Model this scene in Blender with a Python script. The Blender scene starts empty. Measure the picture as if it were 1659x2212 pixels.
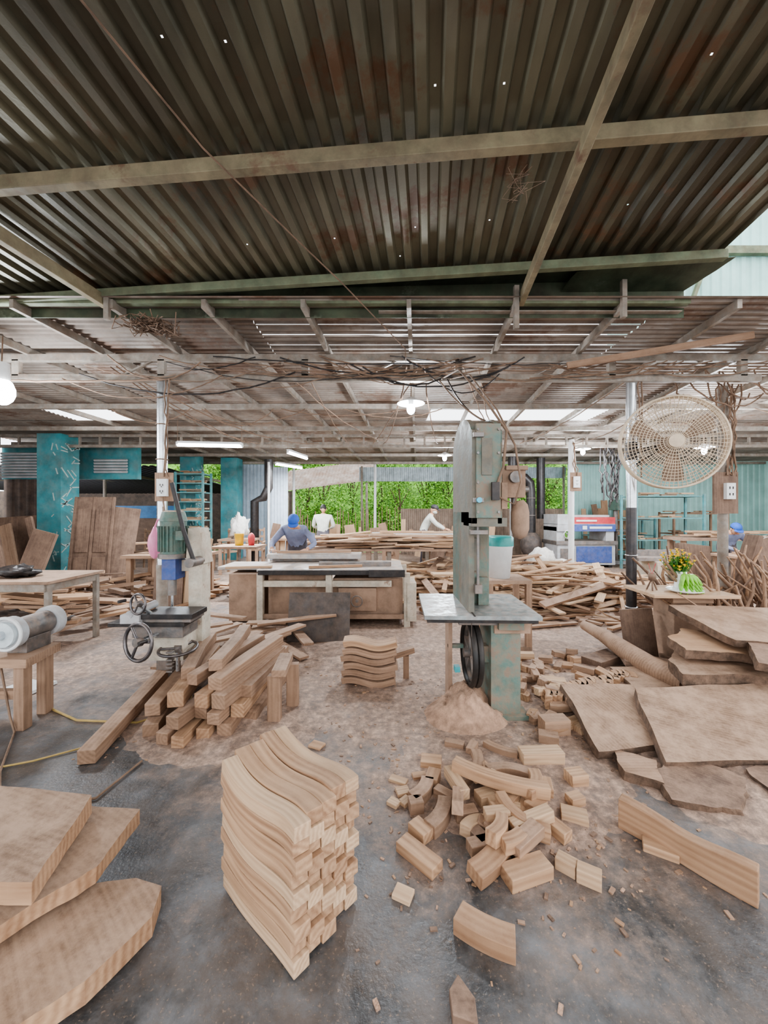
import bpy, bmesh, math, random
from mathutils import Vector, Matrix, Euler, noise as mnoise
R = random.Random(7)
V = Vector
def rot(yaw=0, pitch=0, roll=0):
    return Euler((math.radians(roll), math.radians(pitch), math.radians(yaw)), 'XYZ').to_matrix()
bpy.context.scene.view_settings.view_transform = 'AgX'
bpy.context.scene.view_settings.look = 'AgX - Medium High Contrast'

# ------------------------------------------------------------------ materials
DUST = (0.45, 0.30, 0.215)
def _new(name):
    m = bpy.data.materials.new(name); m.use_nodes = True
    nt = m.node_tree; b = nt.nodes['Principled BSDF']
    return m, nt, b
def _mix(nt, fac, a, b):
    n = nt.nodes.new('ShaderNodeMix'); n.data_type = 'RGBA'
    for s, v in ((0, fac), (6, a), (7, b)):
        if isinstance(v, bpy.types.NodeSocket): nt.links.new(v, n.inputs[s])
        elif s == 0: n.inputs[0].default_value = v
        else: n.inputs[s].default_value = (*v, 1)
    return n.outputs[2]
def _math(nt, op, a, b=None, clamp=False):
    n = nt.nodes.new('ShaderNodeMath'); n.operation = op; n.use_clamp = clamp
    for i, v in enumerate((a, b)):
        if v is None: continue
        if isinstance(v, bpy.types.NodeSocket): nt.links.new(v, n.inputs[i])
        else: n.inputs[i].default_value = v
    return n.outputs[0]
def _noise(nt, vec, scale, detail=4, rough=.6):
    n = nt.nodes.new('ShaderNodeTexNoise'); n.inputs['Scale'].default_value = scale
    n.inputs['Detail'].default_value = detail; n.inputs['Roughness'].default_value = rough
    if vec is not None: nt.links.new(vec, n.inputs['Vector'])
    return n.outputs['Fac']
def _range(nt, v, a, b, c=0., d=1.):
    n = nt.nodes.new('ShaderNodeMapRange'); nt.links.new(v, n.inputs[0])
    n.inputs[1].default_value = a; n.inputs[2].default_value = b
    n.inputs[3].default_value = c; n.inputs[4].default_value = d
    return n.outputs[0]
def _bump(nt, b, h, s, d=.01):
    n = nt.nodes.new('ShaderNodeBump'); n.inputs['Strength'].default_value = s
    n.inputs['Distance'].default_value = d
    nt.links.new(h, n.inputs['Height']); nt.links.new(n.outputs[0], b.inputs['Normal'])
def mat(name, col, rough=.6, metal=0., dust=0., var=.25, scale=5., bump=.15, dustcol=DUST, fine=40., patch=None, stretch=None):
    m, nt, b = _new(name)
    tc = nt.nodes.new('ShaderNodeTexCoord').outputs['Object']
    if stretch:
        mp = nt.nodes.new('ShaderNodeMapping'); mp.inputs['Scale'].default_value = stretch
        nt.links.new(tc, mp.inputs[0]); tcs = mp.outputs[0]
    else: tcs = tc
    n1 = _range(nt, _noise(nt, tcs, scale, 5, .65), .35, .65)
    c = _mix(nt, n1, tuple(x*(1-var) for x in col), tuple(min(1, x*(1+var)) for x in col))
    if patch:
        pf = _range(nt, _noise(nt, tc, patch[1], 8, .7), patch[2], patch[2]+.08)
        c = _mix(nt, pf, c, patch[0])
    if dust > 0:
        g = nt.nodes.new('ShaderNodeNewGeometry')
        sx = nt.nodes.new('ShaderNodeSeparateXYZ'); nt.links.new(g.outputs['Normal'], sx.inputs[0])
        up = _range(nt, sx.outputs['Z'], -.3, .9, .4, 1.)
        n2 = _range(nt, _noise(nt, tc, scale*1.7+1, 6, .7), .38, .62, .15, 1.)
        f = _math(nt, 'MULTIPLY', _math(nt, 'MULTIPLY', up, n2), dust, True)
        c = _mix(nt, f, c, dustcol)
        r = _math(nt, 'ADD', _math(nt, 'MULTIPLY', f, .5), rough, True)
        nt.links.new(r, b.inputs['Roughness'])
        if metal:
            nt.links.new(_math(nt, 'MULTIPLY', _math(nt, 'SUBTRACT', 1., f), metal), b.inputs['Metallic'])
    else:
        b.inputs['Roughness'].default_value = rough; b.inputs['Metallic'].default_value = metal
    nt.links.new(c, b.inputs['Base Color'])
    if bump: _bump(nt, b, _noise(nt, tc, fine, 3), bump)
    return m
def wood(name, light, dark, dust=.3, ring=9., dustcol=DUST):
    m, nt, b = _new(name)
    at = nt.nodes.new('ShaderNodeAttribute'); at.attribute_name = 'gco'
    rn = nt.nodes.new('ShaderNodeAttribute'); rn.attribute_name = 'rnd'
    mp = nt.nodes.new('ShaderNodeMapping'); mp.inputs['Scale'].default_value = (.5, 2.6, 2.6)
    nt.links.new(at.outputs['Vector'], mp.inputs[0])
    wv = nt.nodes.new('ShaderNodeTexWave'); wv.wave_type = 'RINGS'; wv.rings_direction = 'X'
    wv.inputs['Scale'].default_value = ring; wv.inputs['Distortion'].default_value = 4.
    wv.inputs['Detail'].default_value = 2.; wv.inputs['Detail Scale'].default_value = 1.1
    nt.links.new(mp.outputs[0], wv.inputs[0])
    mp2 = nt.nodes.new('ShaderNodeMapping'); mp2.inputs['Scale'].default_value = (4, 70, 70)
    nt.links.new(at.outputs['Vector'], mp2.inputs[0])
    fine = _noise(nt, mp2.outputs[0], 1., 3)
    mp3 = nt.nodes.new('ShaderNodeMapping'); mp3.inputs['Scale'].default_value = (1.5, 11, 11)
    nt.links.new(at.outputs['Vector'], mp3.inputs[0])
    coarse = _range(nt, _noise(nt, mp3.outputs[0], 1., 4), .38, .62)
    f = _math(nt, 'ADD', _math(nt, 'MULTIPLY', wv.outputs['Fac'], .40), _math(nt, 'ADD', _math(nt, 'MULTIPLY', _range(nt, fine, .35, .65), .25), _math(nt, 'MULTIPLY', coarse, .35)))
    c = _mix(nt, f, dark, light)
    c = _mix(nt, _math(nt, 'MULTIPLY', rn.outputs['Fac'], .5), c, tuple(x*.85 for x in dark))
    g = nt.nodes.new('ShaderNodeNewGeometry')
    sx = nt.nodes.new('ShaderNodeSeparateXYZ'); nt.links.new(g.outputs['Normal'], sx.inputs[0])
    up = _range(nt, sx.outputs['Z'], -.2, .9, .25, 1.)
    tc = nt.nodes.new('ShaderNodeTexCoord').outputs['Object']
    n2 = _range(nt, _noise(nt, tc, 5., 10, .8), .40, .60, .1, 1.)
    df = _math(nt, 'MULTIPLY', _math(nt, 'MULTIPLY', up, n2), dust, True)
    c = _mix(nt, df, c, dustcol)
    nt.links.new(c, b.inputs['Base Color']); b.inputs['Roughness'].default_value = .75
    _bump(nt, b, fine, .3, .003)
    return m
def emis(name, col, s):
    m, nt, b = _new(name)
    b.inputs['Base Color'].default_value = (*col, 1)
    b.inputs['Emission Color'].default_value = (*col, 1); b.inputs['Emission Strength'].default_value = s
    return m

WF = wood('wood_fresh', (.58, .375, .23), (.24, .125, .068), .3, 5, (.56, .385, .26))
WD = wood('wood_dusty', (.43, .275, .18), (.18, .105, .064), .75, 5)
WK = wood('wood_dark', (.21, .13, .09), (.09, .053, .037), .55, 6)
WP = wood('wood_pale', (.67, .48, .32), (.38, .235, .14), .25, 7, (.58, .41, .28))
WSL = wood('wood_slab_face', (.40, .26, .17), (.14, .08, .05), .85, 5, (.46, .315, .225))
BARK = mat('bark', (.10, .062, .042), .9, 0, .4, .5, 12, .6)
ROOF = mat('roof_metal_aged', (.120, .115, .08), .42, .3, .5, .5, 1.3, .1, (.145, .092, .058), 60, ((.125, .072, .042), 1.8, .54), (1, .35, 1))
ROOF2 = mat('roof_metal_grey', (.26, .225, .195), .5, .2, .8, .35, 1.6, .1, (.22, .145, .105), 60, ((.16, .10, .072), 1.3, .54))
STEEL = mat('purlin_steel', (.22, .19, .12), .6, .2, .7, .35, 5, .1, (.22, .15, .10), 40, ((.16, .095, .06), 3, .58))
STEELG = mat('beam_green_primer', (.15, .18, .115), .6, .2, .55, .35, 5, .1, (.22, .16, .10))
GUTTER = mat('gutter_dark_green', (.05, .065, .04), .5, .3, .4, .6, 2.5, .1, (.16, .11, .07), 40, ((.12, .14, .10), 4, .58))
GALV = mat('truss_galvanised', (.27, .25, .22), .5, .35, 1., .35, 6, .1, (.26, .175, .125))
CHROME = mat('pipe_chrome', (.60, .63, .66), .2, .9, .15, .2, 4, .05)
BLACK = mat('black_metal', (.02, .02, .022), .4, .3, .12, .3, 8)
TEAL = mat('teal_paint_worn', (.10, .19, .165), .5, 0, 1.1, .3, 6, .25, (.29, .21, .15), 40, ((.20, .155, .12), 6., .50))
HOUS = mat('housing_grey_green', (.125, .13, .11), .55, 0, .9, .3, 5, .2, (.28, .21, .155), 40, ((.11, .20, .17), 5., .60))
TEALW = mat('teal_wall_paint', (.03, .22, .25), .6, 0, .35, .3, 2)
MINT = mat('mint_sheet', (.38, .62, .58), .5, .1, .1, .12, 1.5, .05)
DARKW = mat('dark_sheet', (.055, .04, .035), .6, .1, .4, .3, 2)
BROWN = mat('dusty_board', (.26, .175, .125), .9, 0, .8, .3, 4, .3, DUST)
DKBOARD = mat('dark_plywood', (.06, .052, .05), .6, 0, .6, .6, 5, .2, (.24, .17, .13))
CREAM = mat('cream_paint', (.52, .48, .40), .6, 0, .7, .3, 6, .2, DUST, 40, ((.28, .20, .15), 6, .57))
IRON = mat('cast_iron', (.17, .17, .17), .4, .7, .6, .3, 8)
TABLETOP = mat('cast_iron_table', (.34, .34, .34), .35, .5, .8, .25, 7, .1, (.50, .355, .26))
SAWTOP = mat('saw_table_steel', (.28, .32, .33), .25, .6, .6, .35, 9, .1, (.44, .32, .25))
MOTG = mat('motor_green', (.06, .14, .12), .5, .1, .4, .3, 7)
BLUE = mat('blue_paint', (.03, .08, .28), .5, 0, .3, .2, 7)
REDP = mat('red_paint', (.50, .04, .05), .5, 0, .15)
WHITE = mat('white_paint', (.70, .71, .71), .5, 0, .25, .08, 5)
PDECO = mat('pillar_deco', (.36, .48, .47), .6, 0, .4, .2, 5)
GREYP = mat('machine_grey', (.44, .46, .48), .5, 0, .5, .15, 5)
TANF = mat('fan_tan', (.58, .47, .35), .6, 0, .3, .2, 5)
TANB = mat('fan_blade_tan', (.27, .20, .15), .7, 0, .3, .2, 5)
PINK = mat('pink_plastic', (.80, .28, .45), .35, 0, 0, .1, 5)
GREEN = mat('banana_green', (.22, .48, .06), .45, 0, 0, .2, 12)
YEL = mat('flower_yellow', (.85, .55, .03), .6, 0, 0, .2, 30)
LEAF = mat('leaf_green', (.06, .19, .03), .6, 0, 0, .4, 12)
CABLE = mat('cable_dusty', (.17, .11, .075), .8, 0, .4, .3, 6)
YCAB = mat('cable_yellow', (.42, .30, .09), .7, 0, .4, .2, 6)
RUBBER = mat('rubber', (.015, .015, .015), .5, 0, .08)
SKIN = mat('skin', (.45, .25, .16), .55, 0, 0, .1, 15, .05)
HAIR = mat('hair', (.015, .012, .01), .7, 0, 0)
NAVY = mat('shirt_slate', (.18, .21, .32), .9, 0, .2, .15, 9, .3)
CAPB = mat('cap_blue', (.02, .09, .38), .8, 0, .05, .15, 9, .2)
CAPK = mat('cap_dark', (.03, .03, .035), .8, 0, .05)
SHIRTL = mat('shirt_light', (.50, .50, .45), .9, 0, .1, .1, 9, .2)
PANTS = mat('trousers', (.07, .07, .09), .9, 0, .3)
SACK = mat('sack_white', (.66, .64, .60), .8, 0, .35, .15, 14, .4)
SAWD = mat('sawdust', (.50, .32, .225), .95, 0, 0, .28, 16, 1., DUST, 160)
PORC = mat('porcelain', (.85, .87, .86), .2, 0, 0, .03)
EYE = mat('eye_dark', (.01, .01, .01), .3, 0, 0)
BLUET = mat('tarp_blue', (.03, .16, .36), .5, 0, .1)
LAMP = emis('lamp_white', (.92, .97, 1.), 40.)
TUBE = emis('tube_white', (.90, .96, 1.), 35.)

def floor_mat(name, bias=0.):
    m, nt, b = _new(name)
    tc = nt.nodes.new('ShaderNodeTexCoord').outputs['Object']
    n1 = _range(nt, _noise(nt, tc, 2.4, 11, .74), .38, .62)
    n2 = _range(nt, _noise(nt, tc, 5., 10, .8), .43, .57)
    c = _mix(nt, n1, (.045, .044, .044), (.185, .18, .182))
    c = _mix(nt, _math(nt, 'MULTIPLY', n2, .6), c, (.135, .104, .085))
    sx = nt.nodes.new('ShaderNodeSeparateXYZ'); nt.links.new(tc, sx.inputs[0])
    gy = _range(nt, sx.outputs['Y'], 1.2, 3.6, -.12+bias, .33+bias)
    gx = _range(nt, sx.outputs['X'], -2.3, .3, -.22, .03)
    s = _math(nt, 'ADD', _math(nt, 'ADD', _noise(nt, tc, 1.8, 11, .76), gy), gx)
    mask = _range(nt, s, .43, .65)
    n3 = _range(nt, _noise(nt, tc, 24., 7, .75), .36, .62, .5, 1.)
    mask = _math(nt, 'MULTIPLY', mask, n3, True)
    sd = _mix(nt, _range(nt, _noise(nt, tc, 12., 8, .75), .36, .64), (.25, .16, .115), (.57, .40, .305))
    c = _mix(nt, mask, c, sd)
    sp = _range(nt, _noise(nt, tc, 80., 3, .6), .60, .68)
    c = _mix(nt, _math(nt, 'MULTIPLY', sp, .4), c, (.40, .29, .215))
    nt.links.new(c, b.inputs['Base Color'])
    r = _math(nt, 'ADD', _math(nt, 'MULTIPLY', mask, .45), _range(nt, n1, 0, 1, .28, .5), True)
    nt.links.new(r, b.inputs['Roughness'])
    h = _math(nt, 'ADD', _math(nt, 'MULTIPLY', mask, .6), _math(nt, 'MULTIPLY', _noise(nt, tc, 60., 4), .4))
    _bump(nt, b, h, .5, .012)
    return m
FLOOR = floor_mat('floor_concrete_sawdust')
FLOORS = floor_mat('floor_sawdust_layer', .22)

# ------------------------------------------------------------------ mesh builder
class MB:
    def __init__(s):
        s.v = []; s.f = []; s.m = []; s.s = []; s.g = []; s.r = []; s.mats = []
    def mi(s, m):
        if m not in s.mats: s.mats.append(m)
        return s.mats.index(m)
    def add(s, vs, fs, m, smooth=False, g=None, rnd=None):
        o = len(s.v); k = s.mi(m)
        rnd = R.random() if rnd is None else rnd
        off = V((R.uniform(-5, 5), R.uniform(-.3, .3), R.uniform(-.3, .3)))
        for i, p in enumerate(vs):
            s.v.append(tuple(p)); s.g.append(tuple((V(g[i]) if g else V(p)) + off)); s.r.append(rnd)
        for f in fs:
            s.f.append(tuple(o+i for i in f)); s.m.append(k); s.s.append(smooth)
    def box(s, c, size, m, M=None, rnd=None, taper=None):
        c = V(c); hx, hy, hz = (x/2 for x in size); L = []
        for z in (-1, 1):
            for x, y in ((-1, -1), (1, -1), (1, 1), (-1, 1)):
                t = taper if (taper and z == 1) else 1.
                L.append(V((x*hx*t, y*hy*t, z*hz)))
        ws = [c + (M @ p if M else p) for p in L]
        ax = max(range(3), key=lambda i: size[i])
        G = [V((p[ax], p[(ax+1) % 3], p[(ax+2) % 3])) for p in L]
        s.add(ws, [(3,2,1,0),(4,5,6,7),(0,1,5,4),(1,2,6,5),(2,3,7,6),(3,0,4,7)], m, False, G, rnd)
    def bb(s, x0, x1, y0, y1, z0, z1, m): s.box(((x0+x1)/2, (y0+y1)/2, (z0+z1)/2), (x1-x0, y1-y0, z1-z0), m)
    def beam(s, a, b, w, h, m, up=(0, 0, 1)): s.sweep([a, b], w, h, m, up)
    def sweep(s, pts, w, h, m, up=(0, 0, 1), rnd=None, smooth=False):
        pts = [V(p) for p in pts]; up = V(up); n = len(pts); vs = []; G = []; acc = 0
        for i, p in enumerate(pts):
            t = (pts[min(i+1, n-1)] - pts[max(i-1, 0)]).normalized()
            sd = t.cross(up)
            sd = sd.normalized() if sd.length > 1e-4 else V((1, 0, 0))
            u = sd.cross(t)
            if i: acc += (p - pts[i-1]).length
            ww = w[i] if isinstance(w, (list, tuple)) else w
            hh = h[i] if isinstance(h, (list, tuple)) else h
            for a, b in ((-1, -1), (1, -1), (1, 1), (-1, 1)):
                vs.append(p + sd*a*ww/2 + u*b*hh/2); G.append((acc, a*ww/2, b*hh/2))
        fs = [(3, 2, 1, 0), tuple(4*(n-1)+k for k in range(4))]
        for i in range(n-1):
            for k in range(4):
                a = 4*i+k; b = 4*i+(k+1) % 4
                fs.append((a, b, b+4, a+4))
        s.add(vs, fs, m, smooth, G, rnd)
    def tube(s, pts, r, m, n=8, closed=False, smooth=True, caps=True):
        pts = [V(p) for p in pts]; N = len(pts); vs = []; pu = None
        for i, p in enumerate(pts):
            if closed: t = (pts[(i+1) % N]-pts[i-1]).normalized()
            else: t = (pts[min(i+1, N-1)]-pts[max(i-1, 0)]).normalized()
            if pu is None: pu = t.orthogonal().normalized()
            u = (pu - t*pu.dot(t)).normalized(); pu = u; w = t.cross(u)
            rr = r[i] if isinstance(r, (list, tuple)) else r
            for k in range(n):
                a = 2*math.pi*k/n; vs.append(p + (u*math.cos(a)+w*math.sin(a))*rr)
        fs = []
        for i in range(N if closed else N-1):
            j = (i+1) % N
            for k in range(n):
                fs.append((i*n+k, i*n+(k+1) % n, j*n+(k+1) % n, j*n+k))
        s.add(vs, fs, m, smooth)
        if caps and not closed:
            s.add(vs[:n], [tuple(range(n))[::-1]], m); s.add(vs[-n:], [tuple(range(n))], m)
    def cyl(s, a, b, r, m, n=20, r2=None): s.tube([a, b], [r, r if r2 is None else r2], m, n)
    def ring(s, c, ax, R_, r, m, n=32, k=6):
        c = V(c); ax = V(ax).normalized(); u = ax.orthogonal().normalized(); w = ax.cross(u)
        s.tube([c + (u*math.cos(2*math.pi*i/n)+w*math.sin(2*math.pi*i/n))*R_ for i in range(n)], r, m, k, True)
    def ell(s, c, r, m, n=16, M=None, fn=None):
        c = V(c); vs = []; h = n//2
        r = (r, r, r) if not hasattr(r, '__len__') else r
        for i in range(h+1):
            th = math.pi*i/h
            for k in range(n):
                a = 2*math.pi*k/n
                p = V((math.sin(th)*math.cos(a), math.sin(th)*math.sin(a), math.cos(th)))
                q = V((p.x*r[0], p.y*r[1], p.z*r[2]))
                if fn: q = fn(p, q)
                vs.append(c + (M @ q if M else q))
        fs = [(i*n+k, (i+1)*n+k, (i+1)*n+(k+1) % n, i*n+(k+1) % n) for i in range(h) for k in range(n)]
        s.add(vs, fs, m, True)
    def lathe(s, prof, c, m, n=20, M=None):
        c = V(c); vs = []
        for r, z in prof:
            for k in range(n):
                a = 2*math.pi*k/n; q = V((r*math.cos(a), r*math.sin(a), z)); vs.append(c+(M @ q if M else q))
        fs = [(i*n+k, i*n+(k+1) % n, (i+1)*n+(k+1) % n, (i+1)*n+k) for i in range(len(prof)-1) for k in range(n)]
        s.add(vs, fs, m, True)
    def extr(s, pts, vec, m, rnd=None):
        pts = [V(p) for p in pts]; n = len(pts); vec = V(vec)
        s.add(pts+[p+vec for p in pts], [tuple(range(n))[::-1], tuple(range(n, 2*n))] + [(i, (i+1) % n, n+(i+1) % n, n+i) for i in range(n)], m, False, None, rnd)
    def slab(s, cor, th, m, edge=None, jit=.015, sub=6, rnd=None, ang=0):
        cor = [V(p) for p in cor]; P = []; n = len(cor)
        nor = (cor[1]-cor[0]).cross(cor[2]-cor[0]).normalized()
        if nor.z < 0: nor = -nor
        cen = sum(cor, V())/n; Mr = rot(ang)
        for i in range(n):
            a, b = cor[i], cor[(i+1) % n]
            for k in range(sub):
                t = k/sub; p = a.lerp(b, t)
                j = mnoise.noise(p*4.)*jit*2 + mnoise.noise(p*17.)*jit*.5
                P.append(p + (p-cen).normalized()*j)
        N = len(P); rnd = R.random() if rnd is None else rnd
        top = P; bot = [p - nor*th + (p-cen).normalized()*mnoise.noise(p*7.)*jit for p in P]
        s.add(top, [tuple(range(N))], m, False, [Mr @ p for p in top], rnd); s.add(bot, [tuple(range(N))[::-1]], m, False, None, rnd)
        s.add(top+bot, [(i, (i+1) % N, N+(i+1) % N, N+i) for i in range(N)], edge or m, False, None, rnd)
    def corr(s, o, u, v, width, length, pitch, amp, m, holes=()):
        o = V(o); u = V(u).normalized(); v = V(v).normalized(); nrm = u.cross(v).normalized()
        pr = ((0, 0), (.34, 0), (.48, 1), (.86, 1)); xs = []
        n = max(1, round(width/pitch)); pitch = width/n
        for i in range(n):
            for a, b in pr: xs.append(((i+a)*pitch, b*amp))
        xs.append((n*pitch, 0))
        hs = {}
        for hx, hy in holes:
            i = min(range(len(xs)-1), key=lambda k: abs((xs[k][0]+xs[k+1][0])/2-hx) + (1 if k % 4 not in (0, 2) else 0))
            hs.setdefault(i, []).append(hy)
        for i in range(len(xs)-1):
            cuts = [0.]
            for hy in sorted(hs.get(i, [])): cuts += [hy-.005, hy+.005]
            cuts.append(length)
            for k in range(0, len(cuts), 2):
                a, b = cuts[k], cuts[k+1]; q = [xs[i], xs[i+1]]
                s.add([o+u*q[0][0]+nrm*q[0][1]+v*a, o+u*q[1][0]+nrm*q[1][1]+v*a, o+u*q[1][0]+nrm*q[1][1]+v*b, o+u*q[0][0]+nrm*q[0][1]+v*b], [(0, 1, 2, 3)], m, False, None, .5)
            for hy in hs.get(i, []):
                w = xs[i+1][0]-xs[i][0]; z = xs[i][1]
                for x0, x1 in ((xs[i][0], xs[i][0]+w/2-.005), (xs[i][0]+w/2+.005, xs[i+1][0])):
                    s.add([o+u*x0+nrm*z+v*(hy-.005), o+u*x1+nrm*z+v*(hy-.005), o+u*x1+nrm*z+v*(hy+.005), o+u*x0+nrm*z+v*(hy+.005)], [(0, 1, 2, 3)], m, False, None, .5)
    def build(s, name, bevel=0, parent=None):
        me = bpy.data.meshes.new(name); me.from_pydata(s.v, [], s.f)
        for m in s.mats: me.materials.append(m)
        me.polygons.foreach_set('material_index', s.m); me.polygons.foreach_set('use_smooth', s.s)
        a = me.attributes.new('gco', 'FLOAT_VECTOR', 'POINT'); a.data.foreach_set('vector', [x for g in s.g for x in g])
        a = me.attributes.new('rnd', 'FLOAT', 'POINT'); a.data.foreach_set('value', s.r)
        me.update()
        ob = bpy.data.objects.new(name, me); bpy.context.scene.collection.objects.link(ob)
        if parent: ob.parent = parent
        if bevel:
            b = ob.modifiers.new('bevel', 'BEVEL'); b.width = bevel; b.segments = 2; b.limit_method = 'ANGLE'; b.angle_limit = math.radians(50)
        return ob
def one(name, fn, bevel=0):
    b = MB(); fn(b); return b.build(name, bevel)

# ------------------------------------------------------------------ camera + world
cam = bpy.data.cameras.new('camera'); co = bpy.data.objects.new('camera', cam)
bpy.context.scene.collection.objects.link(co); bpy.context.scene.camera = co
co.location = (0, 0, 1.5); co.rotation_euler = (math.radians(90), 0, 0)
cam.sensor_fit = 'VERTICAL'; cam.sensor_height = 36; cam.lens = 830/2212*36; cam.clip_start = .05; cam.clip_end = 200
w = bpy.data.worlds.new('overcast'); bpy.context.scene.world = w; w.use_nodes = True
nt = w.node_tree; bg = nt.nodes['Background']; bg.inputs[0].default_value = (.94, .97, 1., 1); bg.inputs[1].default_value = 3.4

# ------------------------------------------------------------------ floor + ground
def f(b): b.bb(-9.5, 14, -5, 14, -.1, 0, FLOOR)
one('floor', f)
def f(b): b.bb(-40, 40, 14, 60, -.25, -.06, mat('ground_grass', (.12, .22, .06), .9, 0, .2, .4, 2))
one('ground', f)

# ------------------------------------------------------------------ upper roof
p = V((1, -.063, .024)).normalized(); c = V((.12, 1, -.029)).normalized()
def roofpt(x, t, dz=0):
    q = V((0, 3.3, 3.55)) + p*x - c*t; q.z += dz; return q
def f(b):
    o = roofpt(-7.2, 4.4)
    H = []
    for X, Y in ((-1.02, 1.72), (-.72, 1.74), (.25, 1.93), (.57, 1.90), (1.5, 1.80), (-1.04, 2.93), (-.40, 2.89), (.23, 2.84), (.74, 2.79), (1.67, 2.68), (.13, 3.14)):
        t = (Y-3.3+.063*X)/-.9928; xx = X + .12*t
        H.append((xx+7.2, 4.4-t))
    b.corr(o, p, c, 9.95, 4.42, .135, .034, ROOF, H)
one('ceiling_corrugated_roof', f)
def f(b): b.beam(roofpt(-6.5, 1.12, -.055), roofpt(2.62, 1.12, -.055), .06, .085, STEEL)
one('roof_purlin', f, .004)
def f(b): b.beam(roofpt(-6.5, .05, -.06), roofpt(2.75, .05, -.06), .06, .07, STEELG)
one('roof_purlin', f, .004)
def f(b): b.beam(roofpt(-6.5, 2.6, -.055), roofpt(2.62, 2.6, -.055), .06, .10, STEEL)
one('roof_purlin', f, .004)
def f(b):
    b.beam((1.235, 3.47, 3.40), V((1.235, 3.47, 3.40))-c*4.2, .05, .09, STEEL)
one('roof_rafter', f, .004)
def f(b):
    b.beam((-2.5, 3.46, 3.38), (-2.98, 0.6, 3.46), .06, .10, STEEL)
one('roof_rafter', f, .004)
def f(b):
    b.bb(-7, 2.75, 3.44, 3.5, 3.37, 3.43, STEELG)
    b.bb(-7.2, 2.78, 3.56, 3.57, 3.30, 3.80, GUTTER)
    b.bb(-.05, 2.72, 3.50, 3.56, 3.33, 3.34, GALV)
    b.slab([(-7.2, 3.74, 3.42), (-7.2, 3.58, 3.42), (2.78, 3.10, 3.66), (2.78, 3.58, 3.66)], .004, GUTTER, None, 0)
    b.slab([(1.7, 3.36, 3.60), (2.95, 3.22, 3.64), (2.75, 3.6, 3.54), (1.6, 3.7, 3.50)], .004, GUTTER)
one('roof_gutter', f, .003)
def f(b):
    for x, z0, z1 in ((1.17, 3.12, 3.50), (2.12, 3.22, 3.55), (-2.45, 3.2, 3.44)):
        b.bb(x-.022, x+.022, 3.38, 3.42, z0, z1, GALV)
one('roof_hanger_posts', f, .003)

# ------------------------------------------------------------------ lower roof
def rz(y): return 3.39 - .012*(y-3.37)
def lower(b):
    d = V((0, 1, -.012)).normalized()
    def sheet(x0, x1, y0, y1):
        b.corr((x1, y0, rz(y0)), d, (-1, 0, 0), (y1-y0), x1-x0, .095, .02, ROOF2)
    for i in range(-7, 8):
        x = i*1.3
        if -1 <= i <= 1:
            ys = [3.36, 3.62, 3.86, 4.08, 4.32, 4.62, 4.95, 6.86]
            for k in range(len(ys)-1):
                sheet(x, x+1.3, ys[k], ys[k+1]-(R.choice((.006, .012, .016)) if k < 5 else 0))
        else: sheet(x, x+1.3, 3.36, 6.86)
    sheet(-9.4, -6.2, 6.85, 7.75); sheet(-5.0, .85, 6.85, 7.75); sheet(4.1, 7.8, 6.85, 7.75)
    sheet(-9.4, 13.6, 7.73, 14.0)
one('ceiling_lower_roof', lower)
def f(b):
    for x in (-5.9, -5.0, -4.15, -3.3, -2.42, -1.6, -.72, .22, 1.17, 2.13, 3.15, 4.1, 5.1, 6.1):
        b.beam((x, 3.40, rz(3.4)-.045), (x+.09*10, 13.6, rz(13.6)-.045), .04, .08, GALV)
one('roof_rafters', f)
def f(b):
    for y, z in ((6.2, 3.25), (7.75, 3.23), (9.3, 3.2), (11.0, 3.18), (12.6, 3.16)):
        b.bb(-9, 12.5, y-.03, y+.03, z-.09, z-.01, GALV)
one('roof_cross_beams', f)
def f(b):
    b.bb(-6, 5.6, 4.37, 4.43, 3.22, 3.30, GALV); b.bb(-6, 4.3, 4.37, 4.43, 2.99, 3.07, GALV)
    for x in (-4.2, -2.54, -.9, .85, 2.6, 4.1): b.bb(x-.04, x+.04, 4.37, 4.43, 3.05, 3.24, GALV)
    for x in (-5, -3, -.2, 1.7, 3.3):
        b.beam((x, 4.4, 3.06), (x+.35, 4.4, 3.23), .02, .03, GALV, (0, 1, 0))
one('roof_truss', f, .003)
def f(b):
    b.bb(-9, 9.5, 8.5, 8.56, 3.16, 3.22, GALV); b.bb(-9, 9.5, 8.5, 8.56, 2.93, 2.99, GALV)
    for i in range(-20, 21): b.bb(i*.45-.02, i*.45+.02, 8.51, 8.55, 2.98, 3.18, GALV)
one('roof_truss', f)
def f(b): b.beam((2.0, 4.2, 3.1), (3.8, 3.95, 3.32), .03, .07, WD)
one('loose_plank', f, .003)

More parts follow.
